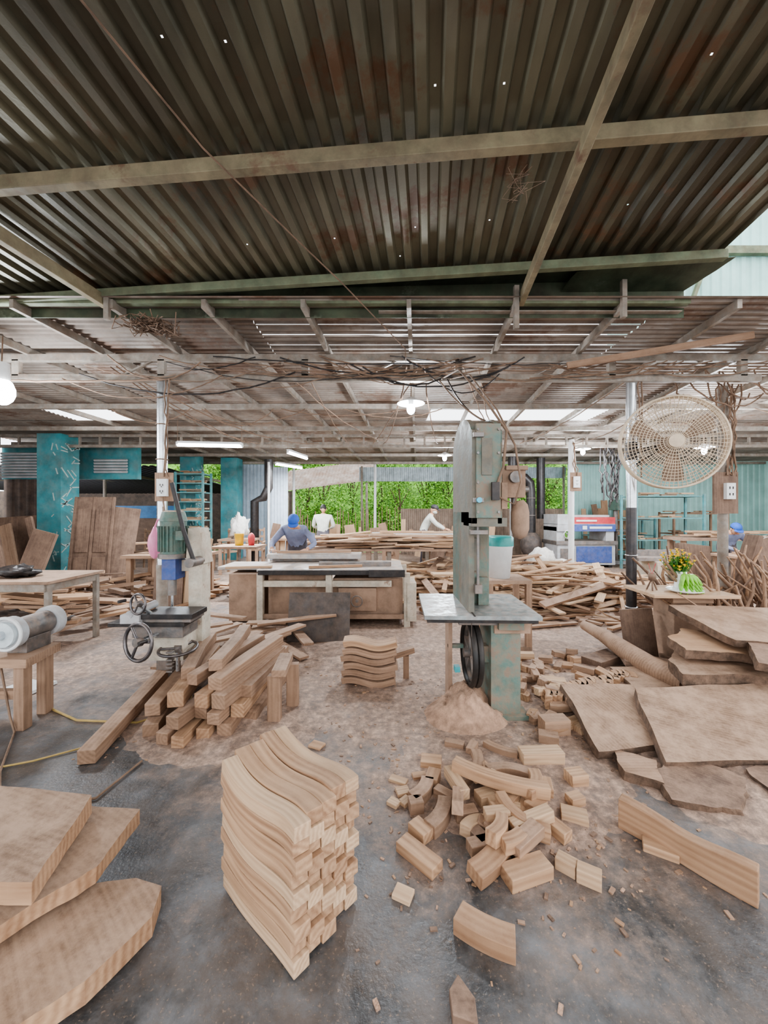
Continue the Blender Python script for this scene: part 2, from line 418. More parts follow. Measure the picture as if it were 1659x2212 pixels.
def cat(a, b_, sag, n=14, wob=.0):
    a = V(a); b_ = V(b_); out = []
    for i in range(n+1):
        t = i/n; q = a.lerp(b_, t); q.z -= sag*4*t*(1-t)
        if wob: q += V((R.uniform(-wob, wob), R.uniform(-wob, wob), R.uniform(-wob, wob)))
        out.append(q)
    return out
def f(b):
    b.tube([(-1.2, 1.5, 3.52), (-.98, 2.08, 3.47), (-.63, 2.6, 3.38), (-.32, 3.0, 3.28), (.22, 4.0, 3.2), (.25, 4.36, 3.2)], .005, CABLE, 6)
one('hanging_wire', f)
def f(b):
    for k in range(30):
        x0 = R.uniform(-3.8, 0.8); x1 = x0+R.uniform(.8, 2.8)
        b.tube(cat((x0, 4.33, R.uniform(3.0, 3.28)), (x1, 4.33, R.uniform(3.02, 3.28)), R.uniform(.03, .25), 14, .008), R.choice((.005, .007, .009)), R.choice((CABLE, CABLE, BLACK)), 5)
    for k in range(12):
        x0 = R.uniform(1, 3.0)
        b.tube(cat((x0, 4.33, R.uniform(3.0, 3.2)), (x0+R.uniform(.8, 1.6), 4.33, 3.2), R.uniform(.02, .18), 12, .006), .007, CABLE, 5)
    b.tube(cat((-6, 4.3, 3.05), (-2.5, 4.33, 3.0), .05, 20, .01), .012, CABLE, 5)
    for k in range(12):
        x0 = R.uniform(-4, 4); b.tube(cat((x0, 4.5, 3.2), (x0+R.uniform(-1.8, 1.8), 8.4, 3.0), R.uniform(.05, .28), 16, .01), .008, CABLE, 5)
    for k in range(6):
        x0 = R.uniform(-5, 6); b.tube(cat((x0, 6.15, 3.15), (x0+R.uniform(1, 2.5), 6.15, 3.15), R.uniform(.08, .3), 14, .01), .008, CABLE, 5)
    for k in range(8):
        x0 = R.uniform(3.2, 4.4); b.tube(cat((x0, 4.5, 3.15), (x0+R.uniform(.3, 1.6), 4.9, 3.0), R.uniform(.1, .3), 12, .015), .009, CABLE, 5)
one('tangled_cables', f)
def f(b):
    b.tube(cat((.80, 3.0, 2.2), (.62, 4.35, 3.0), .05), .008, CABLE, 6)
    b.tube(cat((.84, 3.0, 2.2), (.72, 4.35, 3.0), .1), .008, BLACK, 6)
    b.tube([(.74, 2.6, 1.62), (.80, 2.575, 1.8), (.83, 2.60, 2.05), (.75, 2.8, 2.3), (.68, 3.5, 2.8), (.65, 4.33, 3.0)], .009, CABLE, 6)
    b.tube([(.78, 2.6, 1.60), (.87, 2.56, 1.55), (.92, 2.58, 1.7), (.88, 2.58, 1.95), (.82, 2.8, 2.25), (.78, 3.5, 2.75), (.75, 4.33, 3.0)], .007, CABLE, 6)
one('bandsaw_power_cable', f)
def f(b):
    for k in range(70):
        x = -2.2+R.gauss(0, .14); y = 3.6+R.gauss(0, .08)
        b.tube([(x+R.gauss(0, .06), y+R.gauss(0, .05), 3.24+R.gauss(0, .03)) for _ in range(4)], .005, CABLE, 4)
one('straw_nest', f)
def f(b):
    for k in range(7):
        x = .78; y = 2.2
        b.tube([(x+R.gauss(0, .05), y+R.gauss(0, .04), 3.47-i*.04+R.gauss(0, .01)) for i in range(5)], .0014, CABLE, 4)
one('hanging_cobweb', f)

# ------------------------------------------------------------------ walls
def f(b): b.corr((3.6, 6.2, 3.42), (1, 0, 0), (0, 0, 1), 8, 4.5, .16, .02, MINT)
one('wall_upper_right', f)
def f(b):
    b.bb(3.6, 11, 6.08, 6.15, 5.6, 5.72, STEELG); b.beam((4.4, 6.1, 3.5), (5.6, 6.1, 6.8), .05, .06, STEELG, (0, 1, 0))
one('trim_1', f)
def f(b): b.corr((6.4, 13.4, 0), (1, 0, 0), (0, 0, 1), 7.2, 3.35, .2, .025, MINT)
one('wall_back_right', f)
def f(b): b.corr((13.5, 13.3, 0), (0, -1, 0), (0, 0, 1), 4.6, 3.3, .2, .025, MINT)
one('wall_right', f)
def f(b):
    b.corr((-9.3, 3.5, 0), (0, 1, 0), (0, 0, 1), 5.8, 3.3, .2, .03, DARKW)
one('wall_left', f)
def f(b):
    b.corr((-9.3, 9.4, 0), (1, 0, 0), (0, 0, 1), 1.8, 2.3, .2, .03, DARKW)
    b.bb(-9.3, -6.0, 9.35, 9.5, 2.3, 3.1, TEALW)
    for i in range(9): b.box((-8.5, 9.28, 2.35+i*.07), (1.5, .04, .045), GREYP, rot(0, 0, 30))
    for i in range(5): b.box((-6.6, 9.28, 2.75-i*.07), (.8, .04, .045), GREYP, rot(0, 0, 30))
one('wall_back_left', f)
def pillar(x, y, w_, d_, deco=True):
    def f(b):
        b.bb(x, x+w_, y, y+d_, 0, 3.2, TEALW)
        if deco:
            for k in range(46):
                yy = R.uniform(y+.03, y+d_-.03); z = R.uniform(.1, 3.0); a = R.uniform(-1, 1); l = R.uniform(.06, .14)
                b.beam((x+w_+.004, max(y, yy-l*math.cos(a)), z-l*math.sin(a)), (x+w_+.004, min(y+d_, yy+l*math.cos(a)), z+l*math.sin(a)), .02, .024, PDECO, (0, 0, 1) )
            for k in range(14):
                xx = R.uniform(x+.34, x+w_-.02); z = R.uniform(.1, 3.0); a = R.uniform(-1, 1); l = .10
                b.beam((xx-l*math.cos(a)*.5, y-.004, z-l*math.sin(a)), (xx+.0, y-.004, z+l*math.sin(a)), .02, .016, PDECO, (0, 1, 0))
    return one('teal_pillar', f)
pillar(-7.5, 8.3, .52, .5)
pillar(-5.95, 11.2, .45, .5)
pillar(-5.1, 12.0, .5, .5, False)
def f(b):
    b.corr((-4.9, 12.9, 0), (1, 0, 0), (0, 0, 1), 1.2, 3.1, .12, .02, mat('sheet_pale_blue', (.40, .48, .56), .5, .2, .15, .1))
    b.corr((-3.55, 12.0, .0), (1, 0, 0), (0, 0, 1), .55, 2.9, .09, .02, mat('sheet_pale', (.50, .56, .64), .5, .2, .1, .1))
one('wall_sheet_partition', f)
def f(b):
    b.bb(-3.1, 6.4, 13.7, 13.75, 0, .05, BROWN)
    b.corr((.6, 13.7, 0), (1, 0, 0), (0, 0, 1), 5.8, 1.62, .14, .02, mat('fence_sheet', (.24, .18, .14), .7, .1, .4))
    for i in range(40): 
        h = R.uniform(1.1, 1.75); x = -3.2+i*.095
        b.sweep([(x, 13.8, 0), (x+R.uniform(-.03, .03), 13.8, h)], .07, .02, WD)
one('fence', f)
def f(b):
    b.corr((-.9, 13.9, 3.12), (1, 0, 0), V((0, .25, -1)), 3.6, .52, .14, .02, mat('awning_sheet', (.40, .47, .50), .5, .3, .1))
    b.corr((2.6, 13.9, 3.12), (1, 0, 0), V((0, .25, -1)), 4, .4, .14, .02, mat('awning_sheet2', (.32, .39, .43), .5, .3, .1))
    for x in (-.8, 2.6, 6.5): b.cyl((x, 13.9, -.06), (x, 13.9, 3.15), .04, GALV, 10)
one('awning', f)
def f(b):
    b.corr((-4.3, 15.5, 2.3), V((.95, 0, .12)), V((0, 1, .55)), 4.0, 2.2, .14, .02, ROOF2)
    for i in range(7): b.beam((-4.2+i*.6, 15.5, 2.25+i*.075), (-4.2+i*.6, 17.5, 3.3+i*.075), .04, .06, GALV)
    for x in (-3.9, -.7): b.cyl((x, 15.6, -.06), (x, 15.6, 2.3 if x < -2 else 2.7), .05, GALV, 10)
one('outdoor_lean_to', f)
def f(b):
    b.corr((-16, 10.5, 2.75), (1, 0, 0), V((0, 1, -.06)), 9.9, 7, .2, .03, mat('annex_roof_dark', (.035, .035, .045), .6, .2, .1))
    b.bb(-22, -4.2, 17.5, 17.6, -.06, 2.45, DARKW)
    for i in range(6): b.bb(-15+i*1.8, -14.95+i*1.8, 11, 17.5, 2.58, 2.66, STEEL)
    b.bb(-9.4, -6.4, 12.5, 13.1, 1.3, 1.7, BLUET); b.bb(-9.3, -6.6, 12.55, 13.0, 0, 1.3, WK)
    for x in (-9.3, -5.3): b.cyl((x, 12.8, 0), (x, 12.8, 2.7), .05, GALV, 10)
one('annex_roof', f)
def f(b):
    for x in (-3.05, -.3, 2.7, 4.3): b.cyl((x, 13.0, 0), (x, 13.0, 3.2), .045, WHITE, 12)
one('back_posts', f)

# ------------------------------------------------------------------ vegetation
LG = [mat('foliage_%d' % i, cc, .6, 0, 0, .4, 3) for i, cc in enumerate(((.12, .30, .03), (.20, .42, .05), (.08, .21, .03), (.28, .50, .08)))]
def f(b):
    vs = []; fs = []; nx, ny = 80, 14
    for i in range(nx+1):
        for j in range(ny+1):
            x = -24+48*i/nx; y = 24+8*j/ny; t = j/ny
            z = 6.5*math.sin(t*math.pi/2)+mnoise.noise(V((x*.9, y*.9, 0)))*.9+mnoise.noise(V((x*2.5, y*2.5, 4)))*.4
            vs.append((x, y, z if j else -.1))
    for i in range(nx):
        for j in range(ny): a = i*(ny+1)+j; fs.append((a, a+ny+1, a+ny+2, a+1))
    b.add(vs, fs, mat('hill_green', (.13, .29, .04), .9, 0, 0, .6, 3, 1., DUST, 6), True)
one('green_hillside', f)
for i in range(19):
    b = MB(); x = -10+i*1.35+R.uniform(-.4, .4); y = R.uniform(18.5, 23); hgt = R.uniform(4, 6)
    b.tube([(x, y, -.1), (x+.1, y, hgt*.4), (x-.05, y, hgt*.8)], [.07, .05, .03], BARK, 8)
    for k in range(4):
        a = R.uniform(0, 6.28); b.tube([(x, y, hgt*.35), (x+.6*math.cos(a), y+.6*math.sin(a), hgt*.6)], [.04, .02], BARK, 5)
    cl = [(x+R.gauss(0, .7), y+R.gauss(0, .5), R.uniform(.1, hgt), R.uniform(.6, 1.1)) for _ in range(12)]
    for k in range(4400):
        cx, cy, cz, cr = R.choice(cl)
        d = V((R.gauss(0, 1), R.gauss(0, 1), R.gauss(0, 1))).normalized()*cr*R.uniform(.5, 1.05)
        q = V((cx, cy, max(.0, cz+d.z))) + V((d.x, d.y, 0))
        u = V((R.gauss(0, 1), R.gauss(0, 1), R.gauss(0, 1))).normalized(); w_ = u.orthogonal().normalized(); l = R.uniform(.08, .19)
        b.add([q, q+u*l*.5+w_*l*.3, q+u*l, q+u*l*.5-w_*l*.3], [(0, 1, 2, 3)], LG[R.choice((0, 0, 1, 1, 2, 3))], False, None, .5)
    b.build('tree')

# ------------------------------------------------------------------ posts and outlets
def outlet(b, x, y, z, w_=.16, h=.26):
    b.box((x, y, z), (w_, .02, h), WD); b.box((x, y-.03, z-.01), (w_*.55, .05, h*.6), WHITE)
    for dz in (-.05, .02):
        for dx in (-.014, .014): b.box((x+dx, y-.056, z+dz), (.006, .006, .022), BLACK)
        b.box((x, y-.056, z+dz-.02), (.01, .006, .01), BLACK)
def f(b):
    b.cyl((-2.54, 4.4, 0), (-2.54, 4.4, 3.0), .055, CHROME, 20)
    b.cyl((-2.54, 4.4, 0), (-2.54, 4.4, .9), .06, GALV, 20)
    outlet(b, -2.46, 4.3, 1.78, .2, .32)
    b.tube(cat((-2.46, 4.28, 1.9), (-2.42, 4.33, 3.0), 0, 12, .012), .010, CABLE, 6)
    b.tube(cat((-2.42, 4.28, 1.9), (-2.46, 4.33, 3.0), 0, 12, .018), .008, CABLE, 6)
    b.tube([(-2.46, 4.27, 1.66), (-2.38, 4.2, 1.4), (-2.3, 4.0, 1.55), (-2.15, 3.75, 1.45)], .008, CABLE, 6)
    for z in (2.1, 2.5): b.ring((-2.54, 4.4, z), (0, 0, 1), .062, .006, CABLE)
one('steel_post', f)
def f(b):
    b.cyl((2.87, 4.46, 0), (2.87, 4.46, 1.55), .055, mat('pipe_black', (.03, .03, .035), .3, .2, .15), 20)
    b.cyl((2.87, 4.46, 1.55), (2.87, 4.46, 3.05), .055, CHROME, 20)
    for z in (.4, 1.0): b.ring((2.87, 4.46, z), (0, 0, 1), .06, .008, CHROME)
    b.tube(cat((2.95, 4.4, 1.9), (2.95, 4.4, 3.0), 0, 10, .01), .009, CABLE, 6)
    b.tube(cat((2.92, 4.38, 2.3), (2.92, 4.4, 3.1), 0, 10, .02), .008, CABLE, 6)
one('steel_post', f)
def f(b):
    b.cyl((4.32, 4.9, 0), (4.32, 4.9, 3.1), .055, GALV, 20)
    b.box((4.28, 4.82, 1.74), (.30, .03, .52), WK); b.box((4.30, 4.78, 1.76), (.11, .05, .20), WHITE)
    for dz in (-.04, .04):
        for dx in (-.02, .02): b.box((4.30+dx, 4.753, 1.76+dz), (.01, .006, .03), BLACK)
    for k in range(7): b.tube(cat((4.28+k*.02, 4.8, 1.95), (4.45+R.uniform(-.25, .15), 4.85, 3.1), .0, 12, .03), .010, CABLE, 6)
one('steel_post', f)
def f(b):
    b.cyl((4.07, 8.35, 0), (4.07, 8.35, 3.07), .06, WHITE, 16)
    outlet(b, 4.12, 8.25, 2.15, .24, .4)
    for k in range(3): b.tube(cat((4.1+k*.03, 8.25, 2.3), (4.1, 8.3, 3.05), 0, 8, .03), .01, CABLE, 6)
one('steel_post', f)
def f(b):
    for k in range(12): 
        x = 5.3+R.uniform(-.25, .25)
        b.tube(cat((x, 9.0, 3.0), (5.3+R.uniform(-.2, .2), 9.0, R.uniform(1.6, 2.0)), 0, 10, .04), .018, BLACK, 6)
one('cable_bundle', f)

# ------------------------------------------------------------------ lamps
def bulb(name, x, y, z, zt, shade=True, pw=30, sc=1.):
    b = MB()
    b.ell((x, y, z), (.05*sc, .05*sc, .065*sc), LAMP, 14)
    b.cyl((x, y, z+.05*sc), (x, y, z+.13*sc), .03*sc, WHITE, 12)
    if shade: b.lathe([(.03*sc, .14*sc), (.06*sc, .12*sc), (.16*sc, .07*sc), (.165*sc, .062*sc), (.15*sc, .07*sc), (.03*sc, .12*sc)], (x, y, z), WHITE, 24)
    b.tube([(x, y, z+.13*sc), (x+.01, y, zt)], .006, CABLE, 6)
    b.build(name)
    l = bpy.data.lights.new(name+'_light', 'POINT'); l.energy = pw; l.shadow_soft_size = .07*sc; l.color = (.86, .93, 1)
    o = bpy.data.objects.new(name+'_light', l); o.location = (x, y, z-.12*sc); bpy.context.scene.collection.objects.link(o)
bulb('pendant_lamp', .35, 5.0, 2.84, 3.3, True, 150, 1.1)
bulb('light_bulb', -3.92, 3.94, 2.74, 3.3, False, 170, 2.2)
bulb('pendant_lamp', 1.42, 9.0, 2.76, 3.2, True, 220)
bulb('pendant_lamp', 4.45, 8.6, 2.84, 3.2, True, 220)
bulb('pendant_lamp', 5.35, 6.0, 2.72, 3.3, False, 200)
bulb('pendant_lamp', 6.0, 7.2, 2.64, 3.3, True, 200)
def tubelamp(a, c_):
    b = MB(); a = V(a); c_ = V(c_)
    b.cyl(a, c_, .028, TUBE, 12); b.beam(a+V((0, 0, .05)), c_+V((0, 0, .05)), .05, .04, WHITE)
    for q in (a, c_): b.box(q+V((0, 0, .02)), (.04, .05, .07), WHITE); b.tube([q+V((0, 0, .06)), q+V((0, 0, .45))], .004, CABLE, 5)
    b.build('fluorescent_tube_lamp')
    l = bpy.data.lights.new('tube_light', 'AREA'); l.shape = 'RECTANGLE'; l.size = 1.2; l.size_y = .06; l.energy = 160; l.color = (.86, .94, 1)
    o = bpy.data.objects.new('tube_light', l); o.location = (a+c_)/2-V((0, 0, .05)); o.rotation_euler = (0, 0, math.atan2((c_-a).y, (c_-a).x)); bpy.context.scene.collection.objects.link(o)
tubelamp((-3.75, 6.98, 2.72), (-2.6, 7.02, 2.70))
tubelamp((-2.0, 8.0, 2.74), (-1.85, 9.2, 2.78))
tubelamp((-2.9, 10.3, 2.78), (-2.4, 11.2, 2.78))

# ------------------------------------------------------------------ bandsaw
def f(b):
    b.bb(.78, .995, 2.80, 3.12, 0, .70, TEAL); b.bb(.74, 1.05, 2.76, 3.2, 0, .03, TEAL)
    b.bb(.80, 1.06, 2.78, 3.05, .62, .70, BROWN)
    b.bb(.82, 1.0, 2.74, 2.8, .655, .72, TEAL)
    b.bb(.66, .82, 3.0, 3.34, .70, 2.0, TEAL)
    b.bb(.60, .64, 2.72, 3.34, .78, 1.5, HOUS)
    b.bb(.60, .80, 2.98, 3.34, .78, 1.5, TEAL)
    b.bb(.72, .80, 2.93, 2.98, .79, 1.0, TEAL); b.bb(.66, .74, 2.94, 2.98, 1.05, 1.3, HOUS)
    ol = [(2.62, 1.42), (2.62, 2.06)] + [(2.98-.36*math.cos(a), 1.98+.22*math.sin(a)) for a in [math.radians(d) for d in range(25, 156, 13)]] + [(3.34, 2.0), (3.34, 1.5), (3.1, 1.42)]
    b.extr([(.60, y, z) for y, z in ol], (.035, 0, 0), HOUS)
    b.extr([(.635, y*.985+.04, z*.99+.01) for y, z in ol], (.14, 0, 0), HOUS)
    b.extr([(.775, y, z) for y, z in ol], (.03, 0, 0), TEAL)
    b.bb(.625, .79, 2.60, 2.63, 1.46, 2.10, TEAL)
    b.bb(.66, .73, 2.59, 2.60, 1.75, 2.0, HOUS)
    for z in (1.58, 2.02): b.bb(.60, .67, 2.575, 2.60, z-.015, z+.015, IRON)
    for z in (1.50, 1.7, 1.9, 2.06):
        for x in (.635, .775): b.cyl((x, 2.60, z), (x, 2.59, z), .009, IRON, 8)
    b.cyl((.635, 2.57, 1.58), (.635, 2.55, 1.58), .018, mat('clip_blue', (.1, .45, .6), .4))
    b.bb(.80, .84, 2.61, 2.9, 1.52, 1.70, BROWN)
    b.box((.745, 2.57, 1.64), (.05, .03, .12), BLACK)
    b.bb(.6, .84, 2.62, 2.9, 1.40, 1.46, HOUS)
    b.bb(.82, .98, 2.66, 2.82, 1.60, 1.80, BROWN); b.cyl((.90, 2.66, 1.74), (.90, 2.62, 1.74), .04, IRON)
    b.bb(.84, .99, 2.64, 2.84, 1.79, 1.82, BROWN)
    b.cyl((.92, 2.72, 1.60), (.92, 2.72, 1.50), .02, IRON); b.cyl((.82, 2.72, 1.66), (1.02, 2.72, 1.66), .022, IRON)
    b.tube([(.95, 2.70, 1.58), (.955, 2.70, 1.55), (.955, 2.70, 1.50), (.955, 2.70, 1.38), (.955, 2.70, 1.33), (.955, 2.70, 1.31)], [.03, .052, .062, .062, .045, .01], BROWN, 18)
    b.cyl((.66, 2.70, 1.42), (.66, 2.70, .95), .010, IRON, 10); b.box((.66, 2.70, .96), (.05, .05, .06), IRON)
    b.box((.625, 2.74, 1.1), (.002, .018, 1.3), IRON)
    b.box((.66, 2.68, 1.36), (.12, .05, .03), IRON)
    M = rot(-2)
    b.box((.69, 2.98, .775), (.80, .72, .028), SAWTOP, M); b.box((.69, 2.98, .75), (.76, .68, .03), BLACK, M)
    b.box((.72, 2.98, .71), (.34, .4, .06), IRON, M)
    b.box((.625, 2.78, .7895), (.012, .34, .002), BLACK, M)
    for dx in (-.02, .02): b.ring((.66+dx, 2.9, .44), (1, 0, 0), .225, .022, RUBBER, 40, 8)
    b.ring((.66, 2.9, .44), (1, 0, 0), .20, .018, IRON, 40, 6)
    for k in range(5):
        a = k*2*math.pi/5+.3; b.beam((.66, 2.9, .44), (.66, 2.9+.2*math.cos(a), .44+.2*math.sin(a)), .03, .035, IRON, (1, 0, 0))
    b.cyl((.60, 2.9, .44), (.80, 2.9, .44), .035, IRON, 16)
    b.bb(.72, .80, 2.86, 2.94, .38, .5, TEAL)
    b.bb(.50, .53, 2.98, 3.14, 0, .73, BROWN); b.bb(.50, .62, 2.99, 3.02, .44, .47, TEAL); b.bb(.50, .8, 3.1, 3.14, .66, .73, TEAL)
    b.bb(.50, .80, 3.08, 3.12, 0, .04, TEAL)
    b.bb(.54, .58, 2.92, 2.98, .28, .32, mat('clip_teal', (.1, .5, .55), .5))
one('band_saw', f, .004)
def moundf(name, cx, cy, rx, ry, h, m=SAWD, n=28):
    b = MB(); vs = []; fs = []
    for i in range(n+1):
        for j in range(n+1):
            u = (i/n*2-1); v = (j/n*2-1); d = math.sqrt(u*u+v*v)
            z = h*max(0, 1-d)**1.15
            z += (mnoise.noise(V((cx+u*rx, cy+v*ry, 0))*9)*.3+mnoise.noise(V((cx+u*rx, cy+v*ry, 3))*30)*.12)*h*max(0, min(1, (1-d)*2))
            vs.append((cx+u*rx*1.02, cy+v*ry, max(z, 0)-.004))
    for i in range(n):
        for j in range(n): a = i*(n+1)+j; fs.append((a, a+n+1, a+n+2, a+1))
    b.add(vs, fs, m, True); b.build(name)
moundf('sawdust_heap', .60, 2.84, .30, .28, .29)
moundf('sawdust_layer', .2, 4.1, 1.3, .7, .07, FLOORS)
moundf('sawdust_layer', 2.0, 3.3, 1.1, .95, .10, FLOORS)
moundf('sawdust_layer', 2.1, 2.2, .8, .6, .05, FLOORS)
moundf('sawdust_layer', -1.1, 2.9, .8, .7, .07, FLOORS)
moundf('sawdust_layer', .7, 2.2, .8, .6, .03, FLOORS)

# ------------------------------------------------------------------ table saw
def f(b):
    b.bb(-1.66, .25, 5.0, 5.95, .72, .75, TABLETOP)
    b.bb(-1.64, .24, 4.985, 5.0, .68, .74, BLACK); b.bb(-.2, .27, 4.95, 5.0, .66, .75, BLACK)
    b.bb(-2.3, -1.64, 5.3, 5.9, .70, .74, TABLETOP)
    for x in (-1.62, -.72, .30): b.bb(x-.04, x+.04, 5.0, 5.08, 0, .70, CREAM)
    for x in (-1.62, .30): b.bb(x-.04, x+.04, 5.8, 5.88, 0, .70, CREAM)
    b.bb(-1.6, .1, 5.02, 5.07, .52, .60, CREAM); b.bb(-1.6, .3, 5.02, 5.07, .10, .16, BROWN)
    b.bb(-.68, .25, 5.1, 5.8, .08, .62, BROWN); b.bb(-1.55, -.78, 5.15, 5.8, .05, .68, BROWN)
    b.bb(-2.1, -1.68, 5.2, 5.7, .02, .66, BROWN)
    b.bb(-.6, -.1, 5.04, 5.1, .2, .5, BROWN)
    b.bb(.30, .42, 4.98, 5.4, .08, .58, CREAM)
    b.bb(-.9, .1, 5.3, 5.36, .75, .81, IRON)
    b.bb(-1.75, -.35, 5.72, 6.06, .80, .87, TABLETOP); b.bb(-1.7, -.4, 5.85, 5.95, .75, .80, IRON)
    b.beam((-1.6, 5.75, .90), (-.5, 5.85, .90), .05, .04, WD)
    b.cyl((-.35, 5.0, .35), (-.35, 4.95, .35), .02, IRON); b.ring((-.35, 4.94, .35), (0, 1, 0), .07, .008, IRON)
one('table_saw', f, .005)
def f(b): b.box((-.76, 4.50, .272), (.72, .025, .56), DKBOARD, rot(0, 0, -14))
one('plywood_panel', f, .003)
def f(b):
    b.beam((-1.0, 5.1, .77), (-.3, 5.25, .77), .05, .03, WF); b.beam((-2.1, 5.1, .76), (-1.5, 5.15, .77), .06, .03, WP)
    b.beam((-.8, 5.45, .765), (.1, 5.55, .765), .06, .02, WF)
one('workpiece_battens', f, .002)

# ------------------------------------------------------------------ mortiser
def wheel(b, c_, ax, r, tr, m=CHROME, hub=IRON, spokes=3):
    c_ = V(c_); ax = V(ax).normalized(); b.ring(c_, ax, r, tr, m, 32, 8)
    u = ax.orthogonal().normalized(); w_ = ax.cross(u)
    for k in range(spokes):
        a = 2*math.pi*k/spokes+.4; b.tube([c_, c_+(u*math.cos(a)+w_*math.sin(a))*r], tr*.8, m, 8)
    b.cyl(c_-ax*.025, c_+ax*.025, tr*2.4, hub, 14)
WHL = mat('handwheel_steel', (.12, .12, .13), .3, .8, .3, .3, 8)
def f(b):
    b.bb(-1.70, -1.58, 3.34, 3.5, 0, 1.32, CREAM); b.bb(-1.80, -1.52, 3.2, 3.62, 0, .05, IRON)
    b.extr([(-1.72, 3.33, 1.05), (-1.56, 3.33, 1.05), (-1.60, 3.33, 1.36), (-1.70, 3.33, 1.36)], (0, .18, 0), CREAM)
    b.bb(-1.98, -1.92, 3.34, 3.42, 0, .6, IRON); b.cyl((-1.9, 3.4, 0), (-1.9, 3.4, .55), .07, IRON)
    b.cyl((-1.84, 3.36, 1.14), (-1.84, 3.36, 1.44), .105, MOTG, 28)
    for k in range(22):
        a = k*2*math.pi/22; b.box((-1.84+.112*math.cos(a), 3.36+.112*math.sin(a), 1.27), (.022, .006, .22), MOTG, rot(math.degrees(a)))
    b.cyl((-1.84, 3.36, 1.42), (-1.84, 3.36, 1.50), .112, MOTG, 28, .09); b.cyl((-1.84, 3.36, 1.50), (-1.84, 3.36, 1.515), .09, CREAM, 24, .06)
    b.box((-1.73, 3.27, 1.30), (.06, .06, .08), MOTG)
    b.cyl((-1.84, 3.36, 1.14), (-1.84, 3.36, 1.10), .12, IRON, 24)
    b.bb(-1.90, -1.78, 3.28, 3.44, .92, 1.10, BLUE); b.cyl((-1.84, 3.34, .92), (-1.84, 3.34, .78), .035, IRON); b.cyl((-1.84, 3.34, .78), (-1.84, 3.34, .66), .012, CHROME)
    b.bb(-1.9, -1.6, 3.38, 3.5, .98, 1.08, CREAM)
    b.tube([(-1.58, 3.2, 1.08), (-1.66, 3.18, 1.35), (-1.74, 3.15, 1.74)], .018, BLACK, 10)
    b.cyl((-1.6, 3.15, 1.08), (-1.6, 3.35, 1.08), .04, IRON)
    b.bb(-2.16, -1.56, 3.0, 3.28, .60, .63, BLACK); b.bb(-1.9, -1.50, 3.0, 3.26, .66, .70, BLACK); b.bb(-1.9, -1.52, 3.02, 3.25, .63, .66, IRON)
    b.bb(-2.0, -1.6, 3.05, 3.3, .50, .60, IRON); b.bb(-1.9, -1.62, 3.1, 3.35, .30, .50, CREAM)
    b.beam((-1.95, 3.2, .56), (-1.62, 3.35, .35), .05, .06, CREAM)
    b.bb(-2.05, -1.9, 2.98, 3.04, .63, .70, GREYP); b.cyl((-1.98, 2.98, .7), (-1.9, 3.2, .74), .03, GREYP)
    wheel(b, (-1.87, 2.92, .80), (-.35, -1, .1), .075, .010, WHL)
    b.cyl((-1.87, 2.92, .80), (-1.85, 3.1, .66), .014, CHROME); b.tube([(-1.93, 2.87, .84), (-1.95, 2.82, .84)], .012, BLACK, 8)
    wheel(b, (-1.83, 2.86, .53), (-.35, -1, .1), .135, .014, WHL)
    b.cyl((-1.83, 2.86, .53), (-1.80, 3.08, .53), .018, CHROME); b.tube([(-1.73, 2.80, .56), (-1.75, 2.74, .56)], .014, BLACK, 8)
    wheel(b, (-1.66, 3.1, .40), (0, -.1, 1), .14, .012, WHL)
    b.cyl((-1.66, 3.1, .22), (-1.66, 3.1, .42), .018, CHROME)
    for k in range(6): b.box((-1.68, 3.02, .25+k*.03), (.05, .04, .012), IRON)
one('mortising_machine', f, .004)
def f(b):
    def fn(p_, q): 
        q = q.copy(); k = 1+.12*math.sin(p_.x*9+p_.z*5)*math.cos(p_.y*7); q.x *= k; q.y *= k
        if p_.z > .5: q.x *= .65; q.y *= .65
        return q
    b.ell((-2.1, 3.52, 1.22), (.055, .05, .15), PINK, 22, None, fn)
    b.tube([(-2.1, 3.52, 1.36), (-2.06, 3.5, 1.43), (-1.98, 3.44, 1.44)], .008, PINK, 6)
one('pink_plastic_bag', f)

# ------------------------------------------------------------------ bench grinder + bench + side table
def f(b):
    b.slab([(-3.3, 2.64, .50), (-2.42, 2.60, .50), (-2.48, 2.95, .50), (-3.3, 3.0, .50)], .06, WD, None, .006)
    for x, y in ((-3.2, 2.70), (-2.50, 2.66), (-2.54, 2.88), (-3.2, 2.92)): b.beam((x, y, .45), (x-.0, y, 0), .07, .07, WD, (0, 1, 0))
    b.bb(-3.2, -2.50, 2.66, 2.71, .2, .26, WD)
one('workbench_stool', f, .004)
def f(b):
    X = -2.60
    b.cyl((X, 2.95, .66), (X, 2.72, .66), .085, IRON, 24); b.bb(X-.07, X+.07, 2.72, 2.92, .50, .60, IRON)
    for y in (2.64, 2.96): b.cyl((X, y, .66), (X, y+.06, .66), .11, GREYP, 28)
    b.cyl((X, 2.61, .66), (X, 2.64, .66), .085, mat('grind_stone', (.55, .6, .62), .9), 28); b.cyl((X, 2.58, .66), (X, 2.62, .66), .03, CHROME, 12)
    b.ring((X, 2.635, .66), (0, 1, 0), .11, .012, WHITE, 32)
one('bench_grinder', f, .003)
def f(b):
    b.bb(-5.2, -3.42, 3.9, 4.7, .76, .79, BROWN); b.bb(-5.15, -3.47, 3.92, 3.97, .68, .76, GALV); b.bb(-3.50, -3.45, 3.95, 4.65, .68, .76, GALV)
    for x, y in ((-5.1, 3.97), (-3.47, 3.97), (-3.47, 4.63), (-5.1, 4.63)): b.bb(x-.025, x+.025, y-.025, y+.025, 0, .76, GALV)
    b.bb(-5.1, -3.5, 3.95, 4.65, .2, .23, BROWN)
one('work_table', f, .003)
